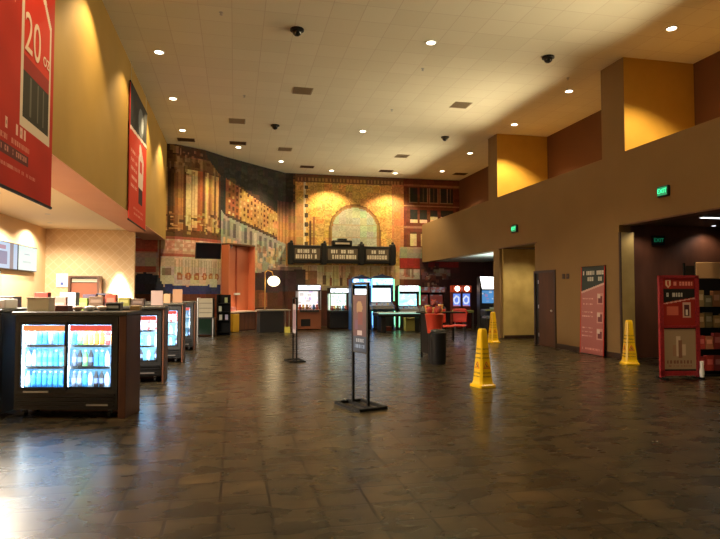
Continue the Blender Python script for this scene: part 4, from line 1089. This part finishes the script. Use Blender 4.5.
crane('prize_machine', 4.22, 23.3, 0, .84, 1.70, 'green-lit prize machine between the brown one and the blue games', M_black, ('green', 3.2), 31, (18, (.75, 1, .85)))
NEON = glow('green_neon', (.25, .95, .45), 2.2)
BLNEON = glow('blue_neon', (.15, .45, 1), 2.5)
arcade('arcade_game', 4.93, 22.0, R(4), .76, 2.06, 'blue arcade game behind the near sign stand, left of a twin blue game', scr_fn('white', 4), scr_fn('blue', 5), mat('blue_cabinet', (.03, .10, .35), .4), BLNEON, 3.2, 5.0, dome=True, light=(30, BLU))
arcade('arcade_game', 5.82, 22.3, R(-2), .92, 2.1, 'blue and white arcade game right of the near sign stand', scr_fn('white', 6), scr_fn('cyan', 7), mat('blue_cabinet', (.03, .10, .35), .4), NEON, 3.6, 3.6, dome=True, light=(30, BLU))
arcade('arcade_game', 6.92, 22.3, R(-6), .86, 1.80, 'arcade game with white header and pale cyan screen before the red posters', scr_fn('cyan', 8), scr_fn('white', 9), M_black, NEON, 3.4, 4, light=(30, (.75, .95, 1)))
# long low game table
r = empty('air_hockey_table', (6.2, 21.2, 0), 0, 'long low game table with a pale green glowing rim before the arcade games', 'game table')
MB().box(-1.0, -.45, .60, 1.0, .45, .74, M_black, bev=.02).build('rail', None, r)
MB().box(-.98, -.456, .70, .98, -.45, .735, glow('green_rim', (.45, .85, .65), .9)).build('lit_edge', None, r)
MB().box(-.92, -.40, .741, .92, .40, .745, mat('pale_playfield', (.45, .62, .60), .2)).build('playfield', None, r)
for sx in (-.75, .75): MB().box(sx - .1, -.3, 0, sx + .1, .3, .6, M_black, bev=.02).build('leg', None, r)
o = boxthing('yellow_crate', (6.75, 21.75, 0), .45, .3, .5, mat('dull_yellow', (.42, .38, .08), .5), 'dull yellow crate standing behind the low game table', 'crate')
boxthing('red_step', (5.75, 21.9, 0), .5, .25, .16, mat('rust_red', (.3, .06, .04), .5), 'rust red step in front of the blue and white arcade game', 'step')

# motion games in the alcove: two with blue screens and round lamps
def hoop(x, lab, seed):
    r = empty('hoop_game', (x, 22.3, 0), R(-10), lab, 'arcade game', 'pair of red games with round lamps')
    w = .40; hw = w / 2
    MB().box(-hw, .5, .0, hw, .9, 1.62, mat('dark_red_cabinet', (.14, .015, .012), .5), bev=.01).build('back_column', None, r)
    grid_print('display', M_scr(1.6), r, w - .1, .52, 10, 14, lambda U, Z: scr_blue(U, Z), Matrix.Translation((-hw + .05, .49, .93)))
    MB().box(-hw - .01, .35, 1.48, hw + .01, .9, 1.80, mat('bright_red_plastic', (.55, .06, .02), .4), bev=.03).build('topper', None, r)
    MB().sphere((0, .36, 1.66), .11, 14, glow('round_lamp', (1, .80, .62), 6)).build('round_lamp', None, r, True)
    MB().box(-hw, .0, .66, hw, .5, .76, mat('yellow_green_panel', (.30, .32, .10), .5), bev=.01).build('control_panel', None, r)
    for sx in (-1, 1): MB().box(sx * (hw - .03) - .02, .02, 0, sx * (hw - .03) + .02, .06, .66, M_steel).build('leg', None, r)
    MB().box(-hw + .05, -.05, .62, -hw + .15, .1, .72, M_redink).build('steering_grip', None, r)
def scr_blue(U, Z):
    img = np.zeros(U.shape + (3,)); img[:] = (.14, .26, .85); w = U.max(); h = Z.max()
    k = (np.hypot((U - w * .5) * 1.4, Z - h * .5) < .19) & (np.hypot((U - w * .5) * 1.4, Z - h * .5) > .11); img[k] = (.75, .80, .95)
    rect(img, U, Z, 0, 0, w, h * .1, (.5, .2, .3)); return img
hoop(9.03, 'red arcade game with a round lamp, nearer the mural of the pair', 1)
hoop(9.46, 'red arcade game with a round lamp, nearer the marble panel of the pair', 2)
r = empty('ride_game', (9.72, 20.6, 0), R(-8), 'black arcade game with bright white header beside the marble panel', 'arcade game')
MB().box(-.36, .5, 0, .36, .95, 2.12, M_black, bev=.01).build('back_column', None, r)
MB().prism([(-.30, 1.62), (.40, 1.62), (.34, 2.12), (-.40, 2.14)], 'y', .42, .5, M_black).build('header_box', None, r)
MB().prism([(-.29, 1.64), (.38, 1.64), (.33, 2.10), (-.37, 2.12)], 'y', .41, .42, glow('white_header', (1, .98, .98), 4.5)).build('lit_header', None, r)
grid_print('display', M_scr(1.1), r, .56, .5, 10, 10, scr_fn('blue', 17), Matrix.Translation((-.28, .49, 1.08)))
MB().box(-.36, -.2, .55, .36, .5, .86, mat('dark_blue_plastic', (.02, .03, .06), .4), bev=.05).build('control_panel', None, r)
MB().lathe([(.12, .86), (.13, .89), (.12, .92)], 0, .0, 14, mat('grip_grey', (.35, .4, .35), .5)).build('steering_wheel', None, r)
MB().box(-.36, -.24, .80, .36, -.2, .86, mat('yellow_green_panel', (.30, .32, .10), .5)).build('bumper_strip', None, r)
MB().box(-.55, -.9, 0, .36, -.2, .62, M_black, bev=.08).build('seat_base', None, r)
area('alcove_lamp', (10.2, 19.6, 2.93), (R(180 - 180), 0, 0), .5, .5, 10, (.9, 1, .9))
r = empty('alcove_light_panel', (10.0, 19.2, 2.95), 0, 'ceiling light panel over the alcove games', 'ceiling light')
MB().box(-.3, -.3, -.012, .3, .3, 0, M_white).build('frame', None, r)
# unseen uplight added to brighten the alcove ceiling, standing for game-header light
area('lamp', (9.8, 19.6, 2.0), (R(180), 0, 0), 1.4, 3.0, 50, (.85, 1, .92))

# dark games standing before the mural at its right end
for k, (x, y, lab, sd) in enumerate([(7.95, 23.6, 'dark arcade game before the mural between the cyan game and the red pair', 41), (8.75, 23.9, 'dark red arcade game deepest in the corner under the ledge', 42)]):
    arcade('arcade_game', x, y, R(-5), .7, 1.75, lab, scr_fn('red', sd), scr_fn('red', sd + 3), M_maroon, None, .25, .3)

# ------------------------------------------------------------------ merchandise rack and bin in mid hall
r = empty('display_rack', (4.42, 12.60, 0), R(6), 'black open rack with three shelves in mid hall', 'rack')
for sx in (-.16, .16):
    for yy in (-.2, .2): MB().box(sx - .018, yy - .018, 0, sx + .018, yy + .018, 1.02, M_blackmetal).build('post', None, r)
for z in (.12, .42, .72): MB().box(-.16, -.2, z, .16, .2, z + .025, mat('grey_shelf', (.12, .13, .13), .35)).build('shelf', None, r)
MB().box(-.16, .17, .12, .16, .19, 1.0, mat('black_panel', (.01, .01, .01), .7)).build('back_panel', None, r)
for sx in (-.175, .16): MB().box(sx, -.2, .12, sx + .015, .19, 1.0, M_black).build('side_panel', None, r)
MB().box(-.28, -.24, 1.02, .75, .24, 1.05, M_blackmetal).build('top_shelf', None, r)
for k, (dx, h, c, nm) in enumerate([(-.2, .15, (.65, .28, .06), 'orange'), (-.06, .1, (.7, .4, .12), 'amber'), (.12, .17, (.72, .35, .1), 'tall orange')]):
    q = empty('snack_cup', (4.46 + dx, 12.42, 1.05), 0, nm + ' cup standing on top of the black mid-hall rack', 'cup', 'orange cups on the mid-hall rack')
    MB().lathe([(.04, 0), (.06, h)], n=14, m=col('cup_%d' % k, c)).build('cup', None, q)
    MB().lathe([(.062, h), (.062, h + .012)], n=14, m=col('cup_rim', (.7, .55, .3))).build('rim', None, q)
r = empty('waste_drum', (4.18, 11.50, 0), 0, 'round black bin standing beside the mid-hall rack', 'bin')
MB().lathe([(.145, 0), (.16, .03), (.17, .60), (.175, .61), (.175, .66), (.15, .68)], n=22, m=M_black).build('drum', None, r, True)
MB().lathe([(.10, .68), (.16, .69), (.15, .72), (.10, .73)], n=20, m=M_charcoal).build('lid_ring', None, r, True)
r = empty('red_bucket', (4.24, 11.90, .0), 0, 'tall red display bucket behind the round black bin', 'bucket')
MB().lathe([(.13, 0), (.13, .60), (.10, .62)], n=18, m=M_black).build('stand', None, r, True)
MB().lathe([(.15, .62), (.20, 1.02), (.21, 1.03), (.19, 1.04)], n=20, m=mat('red_bucket_plastic', (.48, .045, .02), .4)).build('bucket', None, r, True)
for k, (dx, dy, z, s, lb) in enumerate([(-.11, 0, 1.045, .075, 'dark red plush toy on the outer left of the tall red bucket heap'), (.10, .02, 1.045, .08, 'dark red plush toy on the right of the tall red bucket heap'),
                                 (.0, -.13, 1.04, .06, 'small dark red plush toy at the front of the red bucket heap'), (.0, .03, 1.20, .07, 'dark red plush toy on top of the tall red bucket heap')]):
    q = MB().sphere((0, 0, s), s, 10, col('red_plush_%d' % (k % 2), [(.32, .04, .03), (.20, .05, .05)][k % 2], .95), 1.0)
    q.sphere((s * .6, 0, s * 1.8), s * .35, 8, col('red_plush_0', (1, 0, 0))).sphere((-s * .6, 0, s * 1.8), s * .35, 8, col('red_plush_0', (1, 0, 0)))
    o = q.build('plush_toy', None, None, True, loc=(4.24 + dx, 11.90 + dy, z))
    tag(o, lb, 'toy', 'red plush toys in the red bucket')
# red seats farther back
for k, (x, y) in enumerate([(6.35, 16.9), (6.95, 17.2)]):
    r = empty('red_chair', (x, y, 0), R(20 - 50 * k), 'red chair behind the red bucket, ' + ('nearer the low game table' if k == 0 else 'nearer the farthest yellow cone'), 'chair', 'red chairs before the games')
    RC = mat('red_vinyl', (.42, .03, .02), .4)
    MB().box(-.22, -.22, .42, .22, .22, .48, RC, bev=.02).build('seat', None, r)
    MB().box(-.22, .18, .55, .22, .22, .98, RC, bev=.02).build('backrest', None, r)
    for sx in (-.19, .19):
        for yy in (-.19, .19): MB().box(sx - .012, yy - .012, 0, sx + .012, yy + .012, .42 if yy < 0 else .56, M_blackmetal).build('leg', None, r)
bpy.context.view_layer.update()

# ------------------------------------------------------------------ freestanding sign stands in the hall
def stand(loc, rz, lab, fn, sc=1.0):
    r = empty('sign_stand', loc, rz, lab, 'sign stand')
    L_, W_, t = .66, .42, .035
    b = MB().box(-L_ / 2, -W_ / 2, 0, L_ / 2, -W_ / 2 + t, t).box(-L_ / 2, W_ / 2 - t, 0, L_ / 2, W_ / 2, t).box(-L_ / 2, -W_ / 2, 0, -L_ / 2 + t, W_ / 2, t).box(L_ / 2 - t, -W_ / 2, 0, L_ / 2, W_ / 2, t)
    b.build('base_frame', M_blackmetal, r)
    MB().box(-L_ / 2 + t, -.016, 0, L_ / 2 - t, .016, t).build('base_crossbar', M_blackmetal, r)
    for sx in (-.19, .19): MB().box(sx - .016, -.016, t, sx + .016, .016, 1.62).build('post', M_blackmetal, r)
    MB().box(-.175, -.012, .70, .175, .012, 1.47, M_black).build('holder', None, r)
    grid_print('poster', M_print, r, .33, .74, 22, 48, fn, Matrix.Translation((-.165, -.0135, .72)))
    T = Matrix.Translation((.165, .0135, .72)) @ Matrix.Rotation(PI, 4, 'Z')
    grid_print('poster', M_print, r, .33, .74, 22, 48, fn, T)
    MB().box(-.206, -.018, 1.60, .206, .018, 1.635).build('top_bar', M_blackmetal, r)
    r.scale = (sc, sc, sc)
    return r
def pfn(U, Z):
    img = np.zeros(U.shape + (3,)); img[:] = (.09, .05, .07)
    t = Z / Z.max(); img += (t * .10)[..., None] * np.array([1, .6, .45])
    k = np.hypot((U - .16) * 1.2, Z - .58) < .09; img[k] = (.40, .27, .16)
    rect(img, U, Z, .12, .36, .24, .52, (.20, .07, .07)); rect(img, U, Z, .05, .3, .12, .42, (.16, .09, .15))
    rect(img, U, Z, 0, 0, .33, .2, (.05, .07, .12))
    rg = random.Random(4); glyphs(img, U, Z, .04, .12, .30, .17, (.35, .40, .5), rg); glyphs(img, U, Z, .04, .05, .30, .09, (.2, .3, .5), rg)
    rect(img, U, Z, .1, .22, .22, .28, (.5, .42, .45))
    return img * .7
stand((1.63, 7.47, 0), R(-71), 'black metal sign stand with a small poster in the middle of the floor', pfn)
def pfw(U, Z):
    img = np.zeros(U.shape + (3,)); img[:] = (.30, .25, .25); rect(img, U, Z, .03, .1, .3, .6, (.16, .10, .13)); return img
stand((1.29, 12.65, 0), R(-82), 'black metal sign stand seen edge-on, farther back toward the globe lamp', pfw, .85)

# ------------------------------------------------------------------ yellow caution cones
def cone():
    r = empty('caution_cone', (0, 0, 0), 0, 'x', 'caution cone', 'yellow caution cones')
    def ring(w, z, c=.25):
        k = w * (1 - c); return [(w, -k), (w, k), (k, w), (-k, w), (-w, k), (-w, -k), (-k, -w), (k, -w)], z
    lv = [ring(.155, 0, .15), ring(.155, .035, .15), ring(.135, .05), ring(.12, .10), ring(.108, .25), ring(.083, .55), ring(.062, .84), ring(.058, .88), ring(.045, .92)]
    vs = []; fs = []
    for pts, z in lv: vs += [(a, b, z) for a, b in pts]
    for k in range(len(lv) - 1):
        for i in range(8): fs.append((k * 8 + i, k * 8 + (i + 1) % 8, (k + 1) * 8 + (i + 1) % 8, (k + 1) * 8 + i))
    fs.append(tuple(range(8))[::-1]); fs.append(tuple(range((len(lv) - 1) * 8, len(lv) * 8)))
    MB().add(vs, fs, M_yellow).build('body', None, r)
    for a in range(4):
        T = Matrix.Rotation(a * PI / 2, 4, 'Z')
        slope = math.atan((.12 - .062) / .59)
        def wid(z): return .108 - (z - .25) * .025 / .30 if z < .55 else .083 - (z - .55) * .021 / .29
        for (z, s, sz) in ((.60, 'CAUTION', .034), (.53, 'CUIDADO', .034), (.46, 'ATTENTION', .030), (.225, 'WET FLOOR', .033), (.17, 'PISO MOJADO', .029)):
            slope = math.atan(.025 / .30)
            w = wid(z) if z > .25 else .108 + (.25 - z) * .08
            o = text('lettering', s, sz, M_ink, r, (0, 0, 0), (0, 0, 0), .0008, xscale=.85)
            o.matrix_basis = T @ Matrix.Translation((0, -w - .0015, z)) @ Matrix.Rotation(PI / 2 - slope, 4, 'X')
        w = wid(.34)
        b = MB()
        # falling figure pictogram in a triangle outline
        tri = [(-.055, -.045), (.055, -.045), (0, .055)]
        for p, q in zip(tri, tri[1:] + tri[:1]): b.tube([(p[0], 0, p[1]), (q[0], 0, q[1])], .005, 6, M_redink)
        b.tube([(-.012, 0, .012), (.008, 0, -.012), (.025, 0, -.03)], .006, 6, M_ink); b.tube([(.008, 0, -.012), (-.02, 0, -.03)], .005, 6, M_ink)
        b.sphere((-.016, 0, .022), .008, 6, M_ink)
        o = b.build('pictogram', None, r)
        o.matrix_basis = T @ Matrix.Translation((0, -w - .0005, .345)) @ Matrix.Rotation(-slope, 4, 'X')
    return r
cn = cone()
for i, (x, y, rz, lab) in enumerate([(3.88, 8.62, 12, 'yellow caution cone in mid floor, nearest the viewer'), (7.57, 16.05, 10, 'yellow caution cone farthest away beside the marble panel'), (8.08, 10.62, -14, 'yellow caution cone by the dark corridor opening')]):
    o = cn if i == 0 else copy_tree(cn)
    o.location = (x, y, 0); o.rotation_euler.z = R(rz); o['label'] = lab

# ------------------------------------------------------------------ door, switches, exit signs
r = empty('door_1', (XR, 14.10, 0), 0, None, None); r['kind'] = 'structure'
MB().box(-.035, 0, 0, -.001, .06, 2.12, M_base).box(-.035, 1.06, 0, -.001, 1.13, 2.12, M_base).box(-.035, .06, 2.05, -.001, 1.06, 2.12, M_base).build('door_frame', None, r)
MB().box(-.03, .06, .01, -.005, .86, 2.05, noise_mat('dark_door_wood', (.045, .018, .01), (.08, .03, .015), 4, .6, stretch=(1, 1, .2))).build('door_leaf', None, r)
MB().box(-.004, .86, .01, -.001, 1.06, 2.05, M_black).build('gap_shade', None, r)  # black plate standing for the shade in the open gap
h = MB()
for z in (.25, 1.05, 1.75): h.box(-.04, .855, z, -.028, .885, z + .1, M_steel)
h.build('hinge', None, r)
MB().sphere((-.07, .14, 1.0), .03, 10, M_steel).build('door_knob', None, r)
for k, y in enumerate((13.72, 13.52)):
    q = empty('wall_switch', (XR, y, 1.86), 0, ('first' if k == 0 else 'second') + ' of two small dark wall plates, ' + ('nearer the brown door' if k == 0 else 'nearer the leaning pink poster'), 'switch', 'dark plates on the tan wall')
    MB().box(-.012, -.06, 0, -.001, .06, .13, M_base, bev=.003).build('plate', None, q)
    MB().box(-.018, -.02, .04, -.012, .02, .09, M_brown).build('toggle', None, q)
def exitsign(x, y, z, lab, s=1.0, em=2.0):
    r = empty('exit_sign', (x, y, z), 0, lab, 'exit sign', 'green exit signs')
    MB().box(-.07, -.19 * s, 0, 0, .19 * s, .27 * s, M_black, bev=.01).build('housing', None, r)
    MB().box(-.074, -.165 * s, .03 * s, -.07, .165 * s, .24 * s, glow('exit_green_dim', (.02, .45, .16), em * .35)).build('lit_face', None, r)
    text('lettering', 'EXIT', .16 * s, glow('exit_green', (.05, 1, .40), em * 1.0), r, (-.076, 0, .135 * s), (PI / 2, 0, -PI / 2), .001)
exitsign(XR - .003, 10.0, 3.44, 'green exit sign over the dark corridor opening', .8)
exitsign(XR - .003, 16.35, 3.36, 'small far green exit sign over the marble panel passage', .85)
r = empty('corridor_exit_sign', (9.62, 11.60, 2.60), 0, 'faint green exit sign inside the dark corridor', 'exit sign')
MB().box(-.16, -.05, 0, .16, 0, .22, M_black).build('housing', None, r)
text('lettering', 'EXIT', .13, glow('dim_exit', (.02, .4, .18), .35), r, (0, -.052, .11), (PI / 2, 0, 0), .001)
# corridor downlights
for k, (x, y, w, lab) in enumerate([(8.97, 11.1, 4, 'tiny downlight at the corner of the dark corridor'), (9.6, 9.96, 10, 'long bright ceiling lamp in the dark corridor'), (10.9, 11.3, 4, 'small downlight deep in the dark corridor')]):
    r = empty('corridor_light', (x, y, 3.06), 0, lab, 'downlight')
    if k == 1:
        MB().box(-.3, -.06, -.03, .3, .06, 0, M_white).build('housing', None, r); MB().box(-.28, -.05, -.034, .28, .05, -.03, glow('corridor_tube', (.85, .95, 1), 5)).build('tube', None, r)
    else:
        MB().lathe([(.05, 0), (.06, 0), (.06, -.01), (.05, -.01)], n=14, m=M_steel).build('trim_ring', None, r); MB().lathe([(.002, -.012), (.045, -.012)], n=12, m=glow('corridor_dot', (.9, .9, 1), 3)).build('lens', None, r)
    spot(r, w * 5, 140, .6, (1, .8, .62), -.05, .05)

r = empty('passage_fill_light', (9.1, 16.2, 2.95), 0, 'added downlight in the passage before the marble panel', 'downlight')  # lamp added to brighten the marble panel
MB().lathe([(.05, 0), (.06, 0), (.06, -.01), (.05, -.01)], n=14, m=M_steel).build('trim_ring', None, r)
spot(r, 130, 150, .7, (1, .8, .5), -.05, .05)

# ------------------------------------------------------------------ leaning poster board
def leaning():
    r = empty('poster_board', (XR - .11, 11.93, 0), 0, 'tall pink and black poster board leaning on the tan wall', 'poster board')
    W, Hh = .94, 2.14
    rg = random.Random(8)
    def fn(U, Z):
        img = np.zeros(U.shape + (3,)); img[:] = (.34, .11, .11)
        img += (np.clip(Z, 0, 1.7) / 1.7 * .07)[..., None]
        poly(img, U, Z, [(0, 1.5), (W, 1.72), (W, Hh), (0, Hh)], (.04, .055, .06))
        poly(img, U, Z, [(0, 1.47), (W, 1.69), (W, 1.74), (0, 1.52)], (.60, .42, .40))
        glyphs(img, U, Z, .08, 1.92, .92, 2.02, (.62, .60, .56), rg, .2); glyphs(img, U, Z, .2, 1.78, .88, 1.88, (.5, .5, .46), rg, .2)
        for z in (1.33, 1.2, 1.0, .9, .62, .52, .42): glyphs(img, U, Z, .08, z, .5, z + .035, (.70, .42, .40), rg)
        for z in (1.22, .78, .38):
            rect(img, U, Z, .66, z, .90, z + .26, (.52, .28, .26)); rect(img, U, Z, .70, z + .03, .86, z + .2, (.16, .05, .06)); rect(img, U, Z, .68, z + .14, .78, z + .24, (.6, .5, .46))
        glyphs(img, U, Z, .1, .12, .9, .16, (.66, .3, .28), rg)
        return img
    # u runs toward -y (viewer reads it from the hall), tilt back toward the wall
    B = Matrix(((0, 1, 0, 0), (-1, 0, 0, W), (0, 0, 1, 0), (0, 0, 0, 1)))
    tilt = Matrix.Rotation(R(2), 4, 'Y')
    p = MB().box(0, .003, 0, W, .025, Hh, M_black, T=tilt @ B).build('board', None, r)
    grid_print('poster_print', M_print, r, W, Hh, 60, 130, fn, tilt @ B)
    f = MB(); t = .02
    for a in ((0, 0, t, Hh), (W - t, 0, W, Hh), (0, 0, W, t), (0, Hh - t, W, Hh)): f.box(a[0], -.006, a[1], a[2], .02, a[3], M_redink if a[1] == 0 and a[3] == Hh else M_black, T=tilt @ B)
    f.build('edge_frame', None, r)
leaning()

# ------------------------------------------------------------------ red display stands near the corridor
def redstand():
    r = empty('poster_stand', (7.62, 8.70, 0), R(-9), 'red upright poster stand with shield mark near the dark corridor', 'poster stand')
    W, Hh = .72, 1.80
    FR = noise_mat('patterned_red_frame', (.20, .008, .014), (.36, .02, .028), 30, .5)
    f = MB().box(-W / 2, -.03, 0.02, -W / 2 + .07, .03, Hh, FR).box(W / 2 - .07, -.03, 0.02, W / 2, .03, Hh, FR).box(-W / 2, -.03, Hh - .05, W / 2, .03, Hh, FR).box(-W / 2, -.03, .05, W / 2, .03, .13, FR).box(-W / 2, -.03, .88, W / 2, .03, .92, FR)
    f.build('frame', None, r)
    MB().box(-W / 2 + .07, -.01, .1, W / 2 - .07, .02, Hh - .05, M_black).build('back_board', None, r)
    rg = random.Random(6); w = W - .14
    def up(U, Z):
        img = np.zeros(U.shape + (3,)); img[:] = (.30, .022, .016)
        rect(img, U, Z, 0, .62, w, .84, (.28, .02, .016)); 
        poly(img, U, Z, [(.05, .80), (.05, .71), (.10, .66), (.15, .71), (.15, .80)], (.75, .50, .35)); poly(img, U, Z, [(.075, .78), (.075, .72), (.10, .69), (.125, .72), (.125, .78)], (.5, .06, .04))
        glyphs(img, U, Z, .2, .70, w - .04, .77, (.66, .22, .18), rg, .2)
        poly(img, U, Z, [(0, .40), (w, .50), (w, .64), (0, .64)], (.015, .012, .012)); glyphs(img, U, Z, .06, .50, .36, .58, (.50, .46, .42), rg, .15)
        poly(img, U, Z, [(0, .37), (w, .47), (w, .49), (0, .39)], (.66, .35, .3))
        rect(img, U, Z, .36, .14, .50, .40, (.55, .34, .28)); rect(img, U, Z, .385, .17, .475, .37, (.08, .02, .03)); rect(img, U, Z, .41, .18, .45, .28, (.65, .55, .5))
        rect(img, U, Z, .06, .18, .28, .34, (.58, .12, .08))
        return img
    def lo(U, Z):
        img = np.zeros(U.shape + (3,)); img[:] = (.36, .25, .16)
        rect(img, U, Z, .22, .22, .30, .58, (.62, .48, .36)); rect(img, U, Z, .27, .20, .33, .50, (.26, .12, .08)); rect(img, U, Z, .33, .24, .40, .44, (.58, .42, .3)); rect(img, U, Z, .16, .22, .22, .42, (.36, .2, .13))
        for i in range(8): q = .05 + i * .06; rect(img, U, Z, q, .10, q + .035, .16, (.22, .10, .07))
        glyphs(img, U, Z, .08, .04, .5, .07, (.3, .15, .1), rg)
        return img
    grid_print('upper_poster', M_print, r, w, .84, 44, 60, up, Matrix.Translation((-w / 2, -.012, .92)))
    grid_print('lower_poster', M_print, r, w, .70, 44, 50, lo, Matrix.Translation((-w / 2, -.012, .16)))
    for sx in (-W / 2 + .035, W / 2 - .035): MB().box(sx - .03, -.16, 0, sx + .03, .16, .03, M_blackmetal, bev=.008).build('foot', None, r)
    MB().lathe([(.035, .03), (.04, .12), (.028, .2), (.03, .3)], W / 2 - .01, -.07, 10, M_white).build('bottle_holder', None, r, True)
redstand()
def snackstand():
    r = empty('snack_display', (8.60, 8.85, 0), R(-9), 'tall dark wire display with tan header, packs and red cards at the corridor mouth', 'display stand')
    W, Hh = .86, 2.05
    f = MB()
    for sx in (-W / 2, W / 2 - .03): f.box(sx, -.02, 0, sx + .03, .02, Hh, M_blackmetal).box(sx, .33, 0, sx + .03, .36, Hh, M_blackmetal)
    f.build('frame', None, r)
    MB().box(-W / 2, -.03, Hh - .30, W / 2, 0, Hh, mat('tan_header', (.50, .30, .16), .5), bev=.01).build('header_board', None, r)
    MB().box(-W / 2 + .02, .31, .05, W / 2 - .02, .33, Hh - .05, M_black).build('back_panel', None, r)
    for z in (.06, .45, .84, 1.22): MB().box(-W / 2 + .02, 0, z, W / 2 - .02, .32, z + .02, M_blackmetal).build('shelf', None, r)
    MB().box(-W / 2 - .04, -.12, 0, W / 2 + .04, .42, .03, M_blackmetal).build('base', None, r)
    bpy.context.view_layer.update()
    rg = random.Random(12)
    pal = [[(.30, .03, .03), (.48, .05, .04), (.20, .03, .03)], [(.45, .05, .04), (.55, .2, .12), (.30, .04, .04)], [(.24, .14, .05), (.12, .09, .04), (.33, .2, .08)], [(.26, .18, .08), (.14, .12, .07), (.30, .13, .06)]]
    nm = ['lowest', 'second', 'third', 'highest']; cn_ = [['dark red', 'red', 'maroon'], ['bright red', 'salmon red', 'deep red'], ['brown', 'dark brown', 'tan'], ['tan', 'olive', 'rust']]
    for s_, z in enumerate((.08, .47, .86, 1.24)):
        for i in range(5):
            c = pal[s_][i % 3]; hh = rg.uniform(.20, .31)
            o = MB().box(-.07, 0, 0, .07, .08, hh, col('snack_%d_%d' % (s_, i % 3), c)).box(-.05, -.002, hh * .4, .05, 0, hh * .75, col('snackl_%d_%d' % (s_, i % 3), tuple(min(1, q * 1.5 + .1) for q in c))).build('snack_pack', None, None)
            o.matrix_world = r.matrix_world @ Matrix.Translation((-W / 2 + .12 + i * .155, .05, z + .001))
            tag(o, '%s snack pack, %s along the %s shelf of the tall wire display' % (cn_[s_][i % 3], ORD[i], nm[s_]), 'snack pack', 'packs on the %s shelf of the wire display' % nm[s_])
snackstand()
